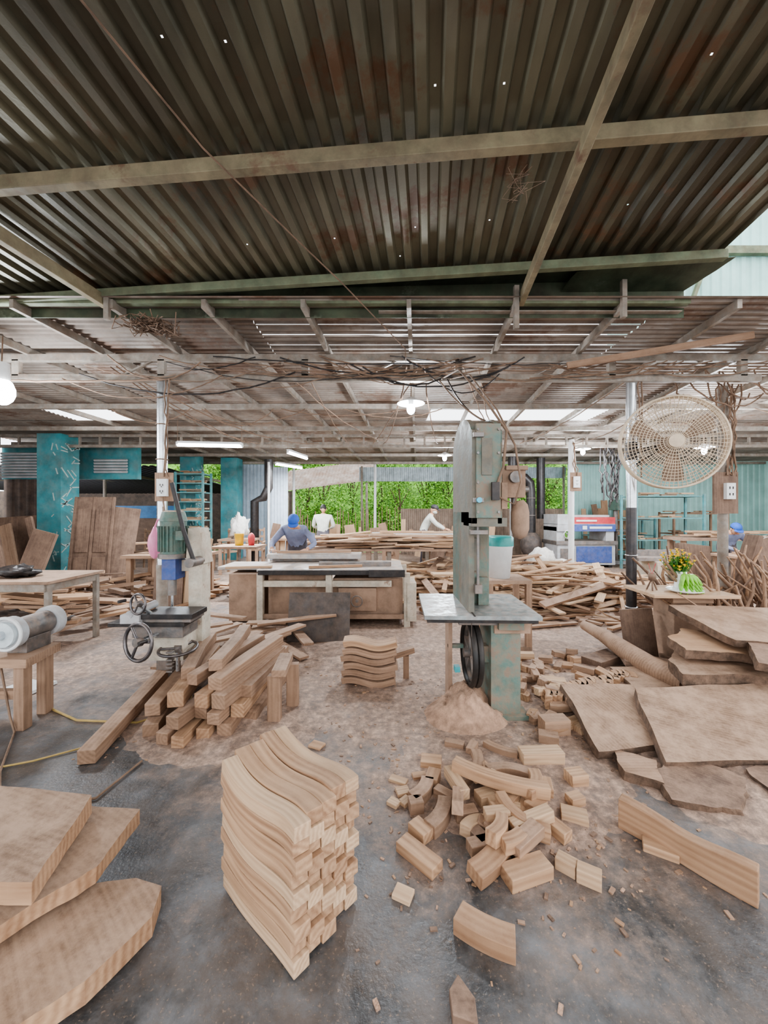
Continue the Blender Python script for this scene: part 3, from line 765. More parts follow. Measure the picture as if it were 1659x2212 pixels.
def lump(name, c_, r, m, amp=.25, fr=4):
    b = MB()
    def fn(p_, q): return q*(1+amp*mnoise.noise(p_*fr+V(c_)))
    b.ell(c_, r, m, 24, None, fn); b.build(name)
lump('black_plastic_bag', (-4.0, 4.2, .85), (.2, .14, .07), BLACK, .6, 6)
lump('cloth_heap', (-4.1, 4.3, .30), (.5, .25, .09), DKBOARD, .6)
def f(b):
    for k in range(7): b.box((-3.9+R.uniform(-.1, .1), 4.3, .25+k*.05), (.7, .14, .035), R.choice((WD, WK, WF)), rot(R.gauss(0, 12)))
one('short_board_stacks', f, .003)
def f(b): b.slab([(-3.2, 3.15, .03), (-2.9, 3.1, .03), (-2.85, 3.35, .03), (-3.15, 3.4, .03)], .025, WHITE)
one('paper_sack', f)
def f(b):
    b.tube([(-2.9, 3.3, .01), (-2.5, 2.9, .01), (-2.2, 2.75, .01), (-1.75, 2.72, .01), (-1.5, 2.9, .01), (-1.55, 3.1, .012)], .008, YCAB, 6)
    b.tube([(-2.7, 2.7, .45), (-2.55, 2.62, .1), (-2.5, 2.6, .01), (-2.2, 2.2, .01), (-1.9, 1.9, .01), (-1.5, 2.0, .01), (-1.45, 2.3, .01)], .007, CABLE, 6)
    b.tube([(-3.2, 2.2, .01), (-2.6, 2.1, .01), (-2.1, 2.3, .01), (-1.8, 2.5, .01)], .006, YCAB, 6)
one('extension_cord', f)

# ------------------------------------------------------------------ timber pile
def f(b):
    for x0, y0, x1, y1, z in ((-1.76, 2.27, -1.95, 3.5, .05), (-1.55, 2.55, -1.80, 3.75, .05), (-1.58, 2.62, -1.72, 3.6, .15)):
        b.beam((x0, y0, z), (x1, y1, z+.04), .10, .085, WD)
    S = [(-1.42, 2.42, -1.3, 3.2, .05), (-1.30, 2.45, -1.25, 3.3, .05), (-1.18, 2.55, -1.15, 3.3, .05), (-1.06, 2.60, -.98, 3.4, .05), (-.95, 2.7, -.9, 3.4, .05),
         (-1.36, 2.50, -1.20, 3.4, .145), (-1.24, 2.55, -1.02, 3.4, .145), (-1.12, 2.58, -1.0, 3.3, .145), (-1.0, 2.62, -.95, 3.45, .145),
         (-1.40, 2.56, -1.55, 3.5, .24), (-1.22, 2.62, -1.05, 3.5, .24), (-1.10, 2.60, -.92, 3.4, .24), (-.98, 2.65, -.92, 3.5, .235),
         (-1.34, 2.62, -1.12, 3.5, .33), (-1.15, 2.66, -.95, 3.45, .33), (-1.42, 2.75, -1.62, 3.6, .33), (-1.2, 2.8, -1.3, 3.6, .41)]
    for x0, y0, x1, y1, z in S:
        sz = R.uniform(.08, .105)
        a = V((x0, y0+R.uniform(-.07, .07), z)); e = V((x1, y1, z+R.uniform(-.01, .03))); mid = a.lerp(e, .5)+V((R.uniform(-.02, .02), 0, 0))
        b.sweep([a, a.lerp(mid, .5), mid, mid.lerp(e, .5), e], sz, sz*R.uniform(.85, 1), R.choice((WD, WF, WD)))
one('timber_pile', f, .004)
def f(b):
    b.box((-.78, 2.74, .17), (.09, .06, .34), WD); b.box((-.70, 2.95, .17), (.09, .06, .34), WD, rot(5)); b.box((-.75, 2.85, .37), (.1, .34, .05), WD, rot(5))
one('wood_prop', f, .004)
def f(b):
    for k in range(22):
        x = R.uniform(-2.1, -.9); y = R.uniform(3.7, 4.7); a = R.uniform(0, 180)
        M = rot(a, R.uniform(-6, 3)); b.box((x, y, .03+k*.012), (R.uniform(.4, .9), .11, .025), WD, M)
one('scrap_boards_pile', f, .002)

# ------------------------------------------------------------------ foreground S-curved block stack
def f(b):
    F = V((-.285, 1.215, 0)); u = V((-.35, .31, 0)).normalized(); v = V((.55, .84, 0)).normalized()
    L = .47; nc = 5; W = .32/nc; nl = 9; H = .052
    for l in range(nl):
        for k in range(nc):
            sh = R.uniform(-.006, .006) + (.012 if (l+k) % 2 else -.006); z0 = H*l + H/2
            pts = []
            for i in range(15):
                s_ = i/14; amp = .005+.012*min(1, l/5); bend = amp*(math.cos(s_*2*math.pi*.9+.4)) + .028*(s_-.4)*min(1, l/4)
                q = F + u*(s_*L+sh) + v*(W*(k+.5)) + V((0, 0, z0 + bend + amp + .004*(k % 2)))
                q += v*(.018*math.sin(s_*5.5+.3))*(.25+.75*(l/(nl-1)))
                pts.append(q)
            b.sweep(pts, W*.95, H*.96, WF if (l+k) % 4 else WP, (0, 0, 1), R.uniform(0, .8))
one('curved_chair_leg_block_stack', f, .003)
def f(b):
    for l in range(6):
        y = 3.36+.012*(l % 2); x0 = -.36+R.uniform(-.02, .02)
        pts = [(x0+.46*i/12, y+R.uniform(0, .0), .04+l*.062+.022*math.sin(i/12*6.2+.6)) for i in range(13)]
        b.sweep(pts, .16, .05, WD if l < 5 else WF)
    b.beam((.02, 3.42, .2), (.27, 3.52, .24), .05, .05, WD)
    b.box((.2, 3.48, .10), (.05, .05, .2), WD)
one('curved_block_stack', f, .003)

# ------------------------------------------------------------------ scattered offcuts near
def blk(b, x, y, z, L, W, H, yaw=0, pitch=0, roll=0, m=WF, bend=0):
    M = rot(yaw, pitch, roll)
    if not bend: b.box((x, y, z+H/2), (L, W, H), m, M); return
    pts = []
    for i in range(9):
        t = i/8*2-1; pts.append(V((x, y, z+H/2)) + M @ V((t*L/2, bend*(t*t-.4), 0)))
    b.sweep(pts, W, H, m, M @ V((0, 0, 1)))
offs = [
 (.15, 1.655, 0, .20, .075, .045, -44, 0, 0, WF, 0), (.075, 1.50, 0, .075, .06, .018, -25, 0, 0, WP, 0),
 (.44, 1.60, .015, .20, .085, .055, 40, 0, 8, WF, .008), (.585, 1.575, .0, .20, .085, .055, 18, 0, 0, WF, 0),
 (.355, 1.345, 0, .20, .08, .06, -27, 0, 0, WF, .01), (.765, 1.61, 0, .08, .055, .05, -40, 0, 0, WP, 0), (.83, 1.555, 0, .09, .055, .055, -30, 0, 0, WP, 0),
 (1.215, 1.69, 0, .13, .06, .035, -30, 0, 0, WF, 0),
 (.17, 1.78, 0, .10, .07, .05, -50, 0, 0, WF, 0), (.27, 1.86, 0, .2, .07, .06, 60, 0, 0, WD, .02), (.20, 2.02, 0, .17, .07, .06, 55, 0, 0, WD, .02),
 (.27, 2.12, 0, .10, .07, .06, 70, 0, 0, WF, 0), (.16, 1.93, 0, .07, .06, .06, 10, 0, 0, WD, 0),
 (.42, 1.76, 0, .14, .06, .05, -60, 0, 0, WK, 0), (.50, 1.70, 0, .12, .07, .05, -30, 0, 0, WD, 0), (.43, 1.70, 0, .12, .06, .05, 15, 0, 0, WD, 0),
 (.52, 1.75, .05, .26, .055, .06, 70, 12, 0, WF, .04), (.64, 1.80, .04, .26, .05, .06, -50, 6, 0, WF, .045), (.56, 1.66, .055, .13, .06, .05, 30, 5, 0, WF, .01),
 (.62, 1.68, .05, .18, .07, .05, 35, -4, 0, WD, 0), (.66, 1.93, 0, .10, .08, .05, -20, 0, 0, WP, 0), (.75, 1.90, .02, .11, .07, .05, 40, 8, 0, WF, 0),
 (.60, 2.0, 0, .11, .07, .06, -50, 0, 0, WF, 0), (.52, 1.98, 0, .09, .07, .06, 20, 0, 0, WP, 0), (.80, 1.80, 0, .14, .06, .05, -60, 0, 0, WF, 0),
 (.60, 2.0, .08, .48, .06, .06, -20, 4, 0, WF, .035), (.78, 2.0, .05, .20, .06, .06, 60, 4, 0, WF, .03), (.70, 2.14, .03, .24, .06, .05, -10, 0, 0, WD, -.04),
 (.45, 2.12, 0, .12, .07, .06, 40, 0, 0, WD, 0), (.55, 2.26, 0, .16, .06, .06, 80, 0, 0, WD, .01), (.86, 2.05, 0, .10, .07, .06, 75, 0, 0, WF, 0),
 (.94, 2.30, 0, .25, .09, .08, 3, 0, 0, WP, 0), (1.06, 2.12, 0, .10, .08, .07, 10, 0, 0, WF, 0), (.93, 1.88, 0, .12, .08, .035, -20, 0, 0, WP, 0), (.98, 1.97, 0, .08, .06, .05, 15, 0, 0, WF, 0),
 (.72, 2.38, 0, .2, .05, .05, -35, 0, 0, WD, .02), (.45, 2.45, 0, .12, .05, .04, -20, 0, 0, WD, 0), (.55, 2.4, 0, .1, .05, .05, 60, 0, 0, WD, 0),
 (.28, 2.28, 0, .12, .09, .04, -10, 0, 0, WF, 0), (.10, 2.05, 0, .07, .06, .02, 15, 0, 0, WP, 0), (.08, 2.14, 0, .1, .05, .015, -25, 0, 0, WP, 0), (.20, 2.17, 0, .08, .05, .02, 10, 0, 0, WF, 0),
 (.05, 1.97, 0, .06, .05, .02, -35, 0, 0, WP, 0), (-.43, 2.46, 0, .09, .07, .015, -25, 0, 0, WF, 0), (.11, 1.98, 0, .06, .05, .02, 45, 0, 0, WP, 0),
 (.4, 1.88, 0, .11, .06, .05, 10, 0, 0, WD, 0), (.32, 2.0, 0, .12, .05, .05, -40, 0, 0, WD, 0)]
def f(b):
    for o in offs: blk(b, *o)
    b.extr([(.20, 1.12, 0), (.27, 1.10, 0), (.275, 1.16, 0), (.235, 1.22, 0), (.20, 1.18, 0)], (0, 0, .035), WK)
    for k in range(20):
        x = max(.3, min(.85, .56+R.gauss(0, .13))); y = max(1.74, min(2.2, 1.93+R.gauss(0, .12)))
        blk(b, x, y, R.choice((0, 0, .045)), R.uniform(.09, .22), .055, .055, R.uniform(0, 180), R.uniform(-8, 8), R.choice((0, 0, 90)), R.choice((WF, WD, WP)), R.choice((0, .025, .035, -.03)))
one('wood_offcut_scatter', f, .003)
def f(b):
    n = 14; pts = []; hs = []
    for i in range(n+1):
        t = i/n; x = 1.13+(1.44-1.13)*t + .015*math.sin(t*5.5); y = 1.84+(1.455-1.84)*t - .01*math.sin(t*5)
        h = .132 + .010*math.cos(t*6.5); hs.append(h); pts.append((x, y, h/2+.002))
    b.sweep(pts, .055, hs, WF, (0, 0, 1))
one('shaped_leg_blank', f, .004)
def f(b):
    for k in range(1700):
        t = R.random()
        if t < .35: x, y = R.gauss(.6, .4), R.gauss(2.0, .35)
        elif t < .7: x, y = R.uniform(.9, 2.6), R.uniform(1.9, 3.6)
        else: x, y = R.uniform(-1.9, .8), R.uniform(2.3, 4.3)
        if y < 1.1: continue
        s_ = R.uniform(.003, .010)*R.choice((1, 1, 1.6)); b.box((x, y, s_*.2), (s_*2, s_, s_*.4), R.choice((WF, WD, SAWD, WK)), rot(R.uniform(0, 180)))
one('wood_chips', f)
def f(b):
    for k in range(90):
        x = R.uniform(1.05, 1.9); y = R.uniform(2.6, 3.9); z = R.choice((0, 0, .04, .08)) if y > 2.8 else 0
        blk(b, x, y, z, R.uniform(.07, .2), R.uniform(.05, .08), .05, R.uniform(0, 180), R.uniform(-10, 10), R.uniform(-10, 10), R.choice((WF, WD, WD, WP)), R.choice((0, 0, .02)))
    blk(b, 1.16, 2.62, 0, .18, .1, .1, 5, 0, 0, WD); blk(b, 1.07, 2.5, 0, .12, .08, .06, -20, 0, 0, WD)
    for k in range(20): blk(b, 1.25+k*.045, 2.92+.02*k+R.uniform(-.03, .03), .03, .16, .05, .1, 75+R.uniform(-12, 12), 0, 0, WF, .02)
one('wood_offcut_heap', f, .003)

# ------------------------------------------------------------------ slabs on the right
def sl(name, cor, th, m=WSL, edge=None, jit=.02, ang=0): one(name, lambda b: b.slab(cor, th, m, edge, jit, 10, None, ang), .004)
sl('wood_slab', [(1.60, 2.18, .08), (2.6, 2.22, .09), (2.95, 2.85, .24), (1.83, 2.80, .22)], .07, WSL, BARK, .012, 25)
sl('wood_slab', [(1.30, 2.32, .06), (1.68, 2.38, .06), (1.92, 2.95, .18), (1.36, 2.95, .18)], .055, WSL, BARK, .012, 70)
sl('wood_slab', [(1.9, 2.6, .10), (3.1, 2.6, .13), (3.2, 3.4, .16), (2.0, 3.4, .13)], .07, WSL, BARK, .02)
sl('wood_slab', [(2.22, 2.85, .30), (3.2, 2.80, .28), (3.3, 3.25, .30), (2.5, 3.30, .32), (2.28, 3.1, .31)], .09, WSL, BARK, .03, 10)
sl('wood_slab', [(2.35, 3.0, .42), (3.0, 2.95, .38), (3.4, 3.3, .40), (2.7, 3.5, .45), (2.4, 3.25, .45)], .07, WF, BARK, .03)
sl('wood_slab', [(2.75, 3.0, .50), (3.5, 2.9, .46), (3.7, 3.6, .60), (2.7, 3.65, .62)], .06, WSL, BARK, .02, 30)
sl('wood_slab', [(2.62, 2.7, .44), (3.3, 2.62, .36), (3.3, 2.95, .46), (2.9, 3.1, .50)], .06, WK, BARK, .02)
sl('wood_slab', [(1.45, 1.95, .035), (1.78, 1.85, .03), (1.98, 2.1, .05), (1.7, 2.25, .06), (1.5, 2.18, .05)], .03, WK, BARK, .04, 40)
sl('wood_slab', [(1.35, 2.15, .05), (1.5, 2.05, .05), (1.6, 2.25, .05), (1.42, 2.33, .05)], .05, WD, BARK, .02)
sl('wood_slab', [(2.0, 1.95, .05), (2.4, 1.9, .05), (2.5, 2.15, .06), (2.05, 2.15, .06)], .04, WK, BARK, .04)
def f(b):
    pts = [(2.22, 4.3, .24), (2.25, 3.95, .24), (2.24, 3.6, .20), (2.3, 3.3, .18), (2.36, 3.0, .15)]
    b.tube([V(q)+V((R.uniform(-.02, .02), 0, R.uniform(-.01, .01))) for q in pts], [.05, .07, .085, .09, .10], WD, 14)
one('tree_log', f)
def f(b): b.box((2.62, 3.95, .25), (.36, .04, .5), WK, rot(10, 0, -10)); b.box((2.2, 3.75, .08), (.6, .2, .08), WK, rot(30)); b.box((2.45, 3.5, .12), (.5, .3, .05), WK, rot(-20, 5))
one('scrap_boards_pile', f, .004)

# ------------------------------------------------------------------ slabs foreground left
sl('wood_slab', [(-2.0, 1.26, .32), (-1.14, 1.245, .30), (-1.24, 1.63, .30), (-2.0, 1.68, .34)], .075, WSL, WF, .008, 15)
sl('wood_slab', [(-2.0, 1.16, .20), (-1.22, 1.19, .20), (-1.06, 1.42, .19), (-1.07, 1.68, .20), (-2.0, 1.75, .23)], .06, WSL, WF, .015, 25)
sl('wood_slab', [(-1.9, .9, .10), (-1.06, 1.0, .10), (-.90, 1.15, .10), (-.80, 1.33, .10), (-.83, 1.44, .10), (-.95, 1.47, .10), (-1.15, 1.45, .10), (-1.9, 1.6, .11)], .07, WSL, WF, .008, 40)
def f(b):
    b.bb(-1.9, -1.3, 1.3, 1.6, 0, .03, WK); b.bb(-1.8, -1.2, 1.3, 1.5, .105, .13, WK); b.bb(-1.8, -1.3, 1.32, 1.5, .21, .222, WK)
one('slab_spacers', f)

# ------------------------------------------------------------------ fan
def f(b):
    C = V((3.11, 4.15, 2.25)); ax = V((-.38, -1, -.02)).normalized(); u = ax.cross(V((0, 0, 1))).normalized(); w_ = u.cross(ax); Rr = .49
    def P_(r, a, d): return C + u*(r*math.cos(a)) + w_*(r*math.sin(a)) + ax*d
    for r in [.08+.0315*i for i in range(14)]:
        dd = .085*(1-(r/Rr)**2)+.05
        b.tube([P_(r, 2*math.pi*k/40, dd) for k in range(40)], .0042, TANF, 4, True)
    for r in (.15, .27, .39): b.tube([P_(r, 2*math.pi*k/40, -.085*(1-(r/Rr)**2)-.05) for k in range(40)], .004, TANF, 4, True)
    for s_ in (1, -1):
        for k in range(72 if s_ == 1 else 36):
            a = 2*math.pi*k/(72 if s_ == 1 else 36)
            r0 = .07 if k % 2 == 0 else .2
            b.tube([P_(r, a, s_*(.085*(1-(r/Rr)**2)+.05)) for r in (r0, .25, .35, .45, Rr)] + [P_(Rr+.004, a, 0)], .0036, TANF, 4)
    for d in (-.05, 0, .05): b.tube([P_(Rr, 2*math.pi*k/48, d) for k in range(48)], .012, TANF, 6, True)
    for s_ in (1, -1): b.cyl(C+ax*(.125*s_), C+ax*(.15*s_), .07, TANF, 24)
    b.cyl(C+ax*.06, C-ax*.06, .05, TANB, 20); b.cyl(C-ax*.1, C-ax*.32, .085, TANB, 24)
    for k in range(3):
        a0 = 2*math.pi*k/3+.5; vs = []
        for i in range(7):
            r = .05+.37*i/6; wd = .25+.30*math.sin(i/6*2.2)
            for j in range(5): t = j/4-.5; vs.append(P_(r, a0+t*wd*(1.3-r), t*-.07))
        b.add(vs, [(i*5+j, i*5+j+1, i*5+j+6, i*5+j+5) for i in range(6) for j in range(4)], TANB, True)
    b.beam(C-ax*.2, (2.93, 4.46, 2.2), .05, .05, BLACK); b.cyl((2.87, 4.46, 2.1), (2.87, 4.46, 2.3), .068, BLACK)
    b.cyl(C-ax*.2, (2.87, 4.46, 2.0), .018, BLACK, 8)
one('industrial_fan', f)

# ------------------------------------------------------------------ offering table, vase, bananas
def f(b):
    b.box((3.0, 3.92, .69), (.80, .52, .035), WP, rot(-3)); b.bb(2.87, 3.19, 3.80, 4.1, .03, .672, BROWN); b.bb(2.83, 3.23, 3.76, 4.14, .60, .672, WD); b.bb(2.83, 3.23, 3.76, 4.14, 0, .05, BROWN)
one('pedestal_table', f, .006)
def f(b):
    x, y, z = 3.02, 3.92, .708
    b.lathe([(0, 0), (.05, 0), (.055, .02), (.045, .10), (.058, .17), (.06, .19), (.05, .19), (.04, .10), (0, .03)], (x, y, z), PORC, 24)
    for k in range(60):
        a = R.uniform(0, 6.28); r = R.uniform(0, .14); h = R.uniform(.24, .42); q = V((x-.03+r*math.cos(a), y+r*math.sin(a), z+h-r*.3))
        b.tube([(x, y, z+.12), (x*.4+q.x*.6, y*.4+q.y*.6, z+.2), q], .003, LEAF, 4)
        for j in range(9):
            aa = j*.7; u = V((math.cos(aa), math.sin(aa), .35))*.024; w_ = V((-math.sin(aa), math.cos(aa), 0))*.009
            b.add([q, q+u*.6+w_, q+u, q+u*.6-w_], [(0, 1, 2, 3)], YEL, False)
        b.ell(q, .010, YEL, 6)
        for j in range(4):
            l = V((R.gauss(0, 1), R.gauss(0, 1), R.uniform(-.3, .6))).normalized()*.055; o = V((x-.03, y, z+.22)).lerp(q, R.uniform(0, .7)); w_ = l.orthogonal().normalized()*.016
            b.add([o, o+l*.5+w_, o+l, o+l*.5-w_], [(0, 1, 2, 3)], LEAF)
one('flower_vase', f)
def f(b):
    x, y, z = 2.96, 3.78, .708
    b.lathe([(0, .004), (.08, .004), (.15, .03), (.155, .034), (.15, .024), (.08, 0), (0, 0)], (x, y, z), PORC, 28)
    for row in range(3):
        for k in range(8):
            a = math.radians(-35+k*36/1.6); o = V((x-.01, y+.01*row, z+.15-row*.04)); d = V((math.cos(a*1+.1), -abs(math.sin(a))*.5-.25, 0)); pts = []
            for i in range(7): t = i/6; pts.append(o + d*(.14*t)*(1+.08*row) + V((0, 0, .03*math.sin(t*3.0) - .07*t*t)))
            b.tube(pts, [.007, .016, .022, .023, .020, .013, .005], GREEN, 8)
    b.tube([(x, y, z+.12), (x+.01, y+.02, z+.20)], .012, GREEN, 8)
one('banana_bunch_on_plate', f)
def f(b):
    x, y, z = 2.72, 3.9, .708
    for k in range(3): a = k*2.1; b.tube([(x+.05*math.cos(a), y+.05*math.sin(a), z), (x, y, z+.12)], .008, WK, 6)
    b.lathe([(0, .10), (.03, .10), (.035, .17), (.028, .17), (0, .12)], (x, y, z), WK, 12)
    for k in range(5): b.tube([(x, y, z+.15), (x+R.uniform(-.04, .04), y, z+.27)], .002, REDP, 4)
one('incense_burner', f)
def f(b):
    for k in range(170):
        x = R.uniform(3.45, 4.9); y = R.uniform(3.8, 4.7); h = R.uniform(.25, 1.05); a = R.uniform(-.6, .6)
        q = V((x, y, R.uniform(0, .1))); pts = [q]
        for i in range(4): q = q+V((a*.3+R.gauss(0, .08)+(-.06), R.gauss(0, .04), h/4)); pts.append(q)
        r = R.uniform(.012, .032); b.tube(pts, [r, r*.9, r*.75, r*.6, r*.4], R.choice((WD, WD, WF, WK)), 6)
        if k % 2: b.tube([pts[2], pts[2]+V((R.gauss(0, .12), R.gauss(0, .1), .18))], [r*.6, r*.25], WD, 5)
one('tree_branch_pile', f)
def f(b):
    b.box((4.25, 4.6, .65), (.06, .18, 1.2), WK, rot(0, 18)); b.box((4.9, 4.8, .6), (.3, .05, 1.15), WK, rot(10, -16, -8)); b.box((5.15, 5.0, .6), (.2, .05, 1.2), WD, rot(0, -22, -5)); b.box((4.1, 5.2, .5), (.25, .04, 1.0), WD, rot(0, 14, -8))
    b.box((3.85, 4.75, .55), (.45, .06, 1.1), WK, rot(8, 6, -10))
one('leaning_boards', f, .003)

# ------------------------------------------------------------------ lumber pile mid
def f(b):
    for k in range(480):
        x = R.uniform(.2, 5.2); y = R.uniform(5.6, 9.2)
        if x > 3.6 and y < 6.2: continue
        env = max(0, 1-((x-2.2)/3.2)**2)*max(0, 1-((y-7.4)/2.4)**2)
        z = R.uniform(0, .55)*env+.02; L = R.uniform(.5, 1.9); a = R.gauss(20, 45)
        if x < 1.2 and y < 6.1: L *= .5
        b.box((x, y, z+.02), (L, R.uniform(.03, .14), R.uniform(.012, .04)), R.choice((WF, WD, WP, WP)), rot(a, R.gauss(0, 5), R.gauss(0, 12)))
    for k in range(70):
        x = R.uniform(1.3, 4.5); y = R.uniform(4.9, 6.4); b.box((x, y, .03), (R.uniform(.3, 1.2), .07, .025), R.choice((WD, WF)), rot(R.uniform(-50, 70), R.uniform(-3, 3)))
one('lumber_scrap_pile', f)
def f(b):
    b.bb(-1.6, 1.7, 7.2, 8.2, .76, .80, BROWN)
    for x in (-1.5, .1, 1.6):
        for y in (7.3, 8.1): b.bb(x-.04, x+.04, y-.04, y+.04, 0, .76, GALV)
    for k in range(90):
        b.box((R.uniform(-1.1, 1.2), R.uniform(7.25, 8.15), .82+R.random()*.22), (R.uniform(.7, 1.7), R.uniform(.05, .12), .025), R.choice((WF, WD, WP)), rot(R.gauss(0, 16), R.gauss(0, 3), R.gauss(0, 5)))
one('plank_stack_table', f)
def f(b):
    b.bb(-.3, 2.4, 8.8, 9.7, .93, .99, GREYP); b.bb(-.2, 2.3, 8.85, 8.9, .7, .93, GALV)
    for x in (-.2, 1.0, 2.3):
        for y in (8.9, 9.6): b.bb(x-.04, x+.04, y-.04, y+.04, 0, .93, GALV)
    b.beam((.9, 9.0, 1.02), (2.2, 9.2, 1.02), .12, .04, WP); b.beam((-.1, 9.3, 1.02), (1.2, 9.2, 1.02), .15, .05, WF)
one('machine_table', f, .004)

# ------------------------------------------------------------------ planer
def f(b):
    x0, x1, y0, y1 = 4.65, 6.2, 10.3, 11.2
    b.bb(x0, x1, y0, y1, .08, .62, GREYP); b.bb(x0+.5, x1-.1, y0-.02, y0, .14, .58, BLUE); b.bb(x0+.08, x0+.45, y0-.03, y0, .2, .52, IRON)
    b.bb(x0-.05, x1+.05, y0-.05, y1, .62, .72, IRON)
    for xa in (x0, x1-.22): b.bb(xa, xa+.22, y0+.05, y1, .72, 1.1, GREYP)
    b.bb(x0, x1, y0, y1, .98, 1.18, GREYP); b.bb(x0+.45, x1, y0-.02, y0, .98, 1.17, BLUE); b.bb(x0+.1, x1, y0, y1, 1.18, 1.36, REDP); b.bb(x0, x0+.45, y0-.01, y1, 1.16, 1.44, GREYP)
    b.bb(x0+.3, x1-.1, y0+.1, y1, 1.36, 1.42, GREYP)
    b.box((x0+.72, y0-.03, 1.08), (.12, .01, .10), WHITE); b.bb(x0+.85, x1-.1, y0-.03, y0-.02, 1.05, 1.11, WHITE)
    b.bb(x0+.5, x1-.5, y0-.02, y0, 1.24, 1.29, WHITE)
    for xa in (x0+.05, x1-.15): b.bb(xa, xa+.1, y0+.05, y1-.05, 0, .08, BLACK)
    wheel(b, (x0+.25, y0-.08, .9), (0, 1, 0), .11, .012)
one('thickness_planer', f, .008)
def f(b):
    def el(pts, r): b.tube(pts, r, BLACK, 18)
    el([(3.75, 11.2, 3.1), (3.75, 11.2, 2.7), (3.85, 11.2, 2.55), (4.1, 11.2, 2.5), (4.25, 11.2, 2.35), (4.28, 11.2, 2.1), (4.28, 11.2, 1.2), (4.28, 11.2, .7)], .13)
    el([(4.65, 11.4, 3.1), (4.65, 11.4, 1.3)], .12)
    for z in (1.4, 1.9): b.ring((4.28, 11.2, z), (0, 0, 1), .135, .015, IRON)
    b.ell((4.28, 11.2, .55), (.3, .3, .4), DKBOARD, 18); b.cyl((4.28, 11.2, 0), (4.28, 11.2, .3), .2, DKBOARD)
one('dust_extraction_duct', f)
def rack(name, x0, x1, y0, y1, h, n, m, fill=True):
    def f(b):
        for x in (x0, x1):
            for y in (y0, y1): b.bb(x-.025, x+.025, y-.025, y+.025, 0, h, m)
        for i in range(n):
            z = .25+(h-.3)*i/max(1, n-1); b.bb(x0, x1, y0, y1, z-.02, z+.01, m)
            if fill:
                for k in range(8):
                    L = R.uniform(.2, .5); xx = R.uniform(x0+L/2, x1-L/2)
                    b.box((xx, R.uniform(y0+.05, y1-.05), z+.03+R.choice((0, .04))), (L, .09, .035), R.choice((WD, WF, WP)), rot(R.gauss(0, 4)))
    one(name, f)
TEALR = mat('rack_teal', (.08, .28, .30), .5, 0, .4)
rack('storage_rack', 6.3, 8.0, 9.6, 10.2, 1.95, 4, TEALR)
rack('storage_rack', 6.6, 8.6, 12.2, 12.8, 1.3, 3, TEALR)
rack('storage_rack', 8.6, 10.2, 11.4, 12.0, 1.5, 3, WD)
rack('storage_rack', -5.7, -4.95, 10.5, 11.0, 2.6, 10, TEALR)
def f(b):
    b.bb(6.6, 9.2, 8.5, 9.1, .86, .92, BROWN)
    for x in (6.7, 9.1):
        for y in (8.6, 9.0): b.bb(x-.04, x+.04, y-.04, y+.04, 0, .86, WD)
    for k in range(14): b.box((R.uniform(6.9, 8.9), R.uniform(8.6, 9.0), .94+R.uniform(0, .12)), (R.uniform(.3, .9), .1, .04), R.choice((WD, WP)), rot(R.gauss(0, 10)))
one('work_table', f)
def f(b):
    b.bb(5.2, 6.0, 7.3, 7.9, .0, .55, CREAM); b.bb(4.9, 6.3, 7.4, 7.8, .55, .62, IRON); b.bb(4.9, 6.3, 7.75, 7.8, .62, .74, IRON)
    b.cyl((5.5, 7.28, .3), (5.5, 7.2, .3), .12, MOTG, 20)
one('jointer', f, .005)
def f(b):
    for k in range(10):
        x = 7.5+R.uniform(-.9, 1.2); y = 13.0; b.box((x, y, 1.0), (R.uniform(.1, .3), .04, R.uniform(1.2, 2.0)), R.choice((WD, WP, WF)), rot(0, R.uniform(-8, 8), -6))
one('leaning_boards', f)
def f(b):
    x, y = 6.75, 11.2
    b.bb(x-.3, x+.3, y-.2, y+.2, 0, .1, GREYP); b.cyl((x, y, .1), (x, y, 1.9), .06, IRON); b.bb(x-.15, x+.15, y-.35, y+.1, 1.55, 1.85, MOTG)
    b.bb(x-.25, x+.25, y-.45, y-.05, .95, 1.0, IRON); b.cyl((x, y-.25, 1.55), (x, y-.25, 1.25), .03, CHROME); b.cyl((x, y+.05, 1.85), (x, y+.05, 2.1), .1, MOTG)
one('drill_press', f, .004)
lump('white_sack', (3.85, 9.4, .30), (.33, .28, .32), SACK, .35, 3)
lump('white_sack', (4.2, 9.1, .18), (.28, .25, .2), SACK, .4, 3)
lump('white_sack', (-3.55, 9.4, 1.12), (.2, .18, .28), SACK, .7, 5)
def f(b):
    b.bb(-3.95, -3.15, 9.1, 9.7, .80, .85, WD)
    for x in (-3.9, -3.2):
        for y in (9.15, 9.65): b.bb(x-.03, x+.03, y-.03, y+.03, 0, .8, WD)
one('work_table', f)
def f(b):
    b.bb(1.12, 1.6, 4.15, 4.6, .0, .04, BROWN); b.bb(1.12, 1.6, 4.15, 4.6, .72, .76, BROWN)
    for xx in (1.15, 1.57):
        for yy in (4.18, 4.57): b.bb(xx-.03, xx+.03, yy-.03, yy+.03, .04, .72, WD)
one('bucket_stand', f)
def f(b):
    x, y, z = 1.31, 4.35, .76
    b.lathe([(0, 0), (.11, 0), (.14, .34), (.148, .35), (.148, .37)], (x, y, z), WHITE, 24)
    b.lathe([(.15, .36), (.15, .45), (.13, .47), (0, .47)], (x, y, z), mat('lid_teal', (.03, .25, .23), .4), 24)
one('plastic_bucket', f)
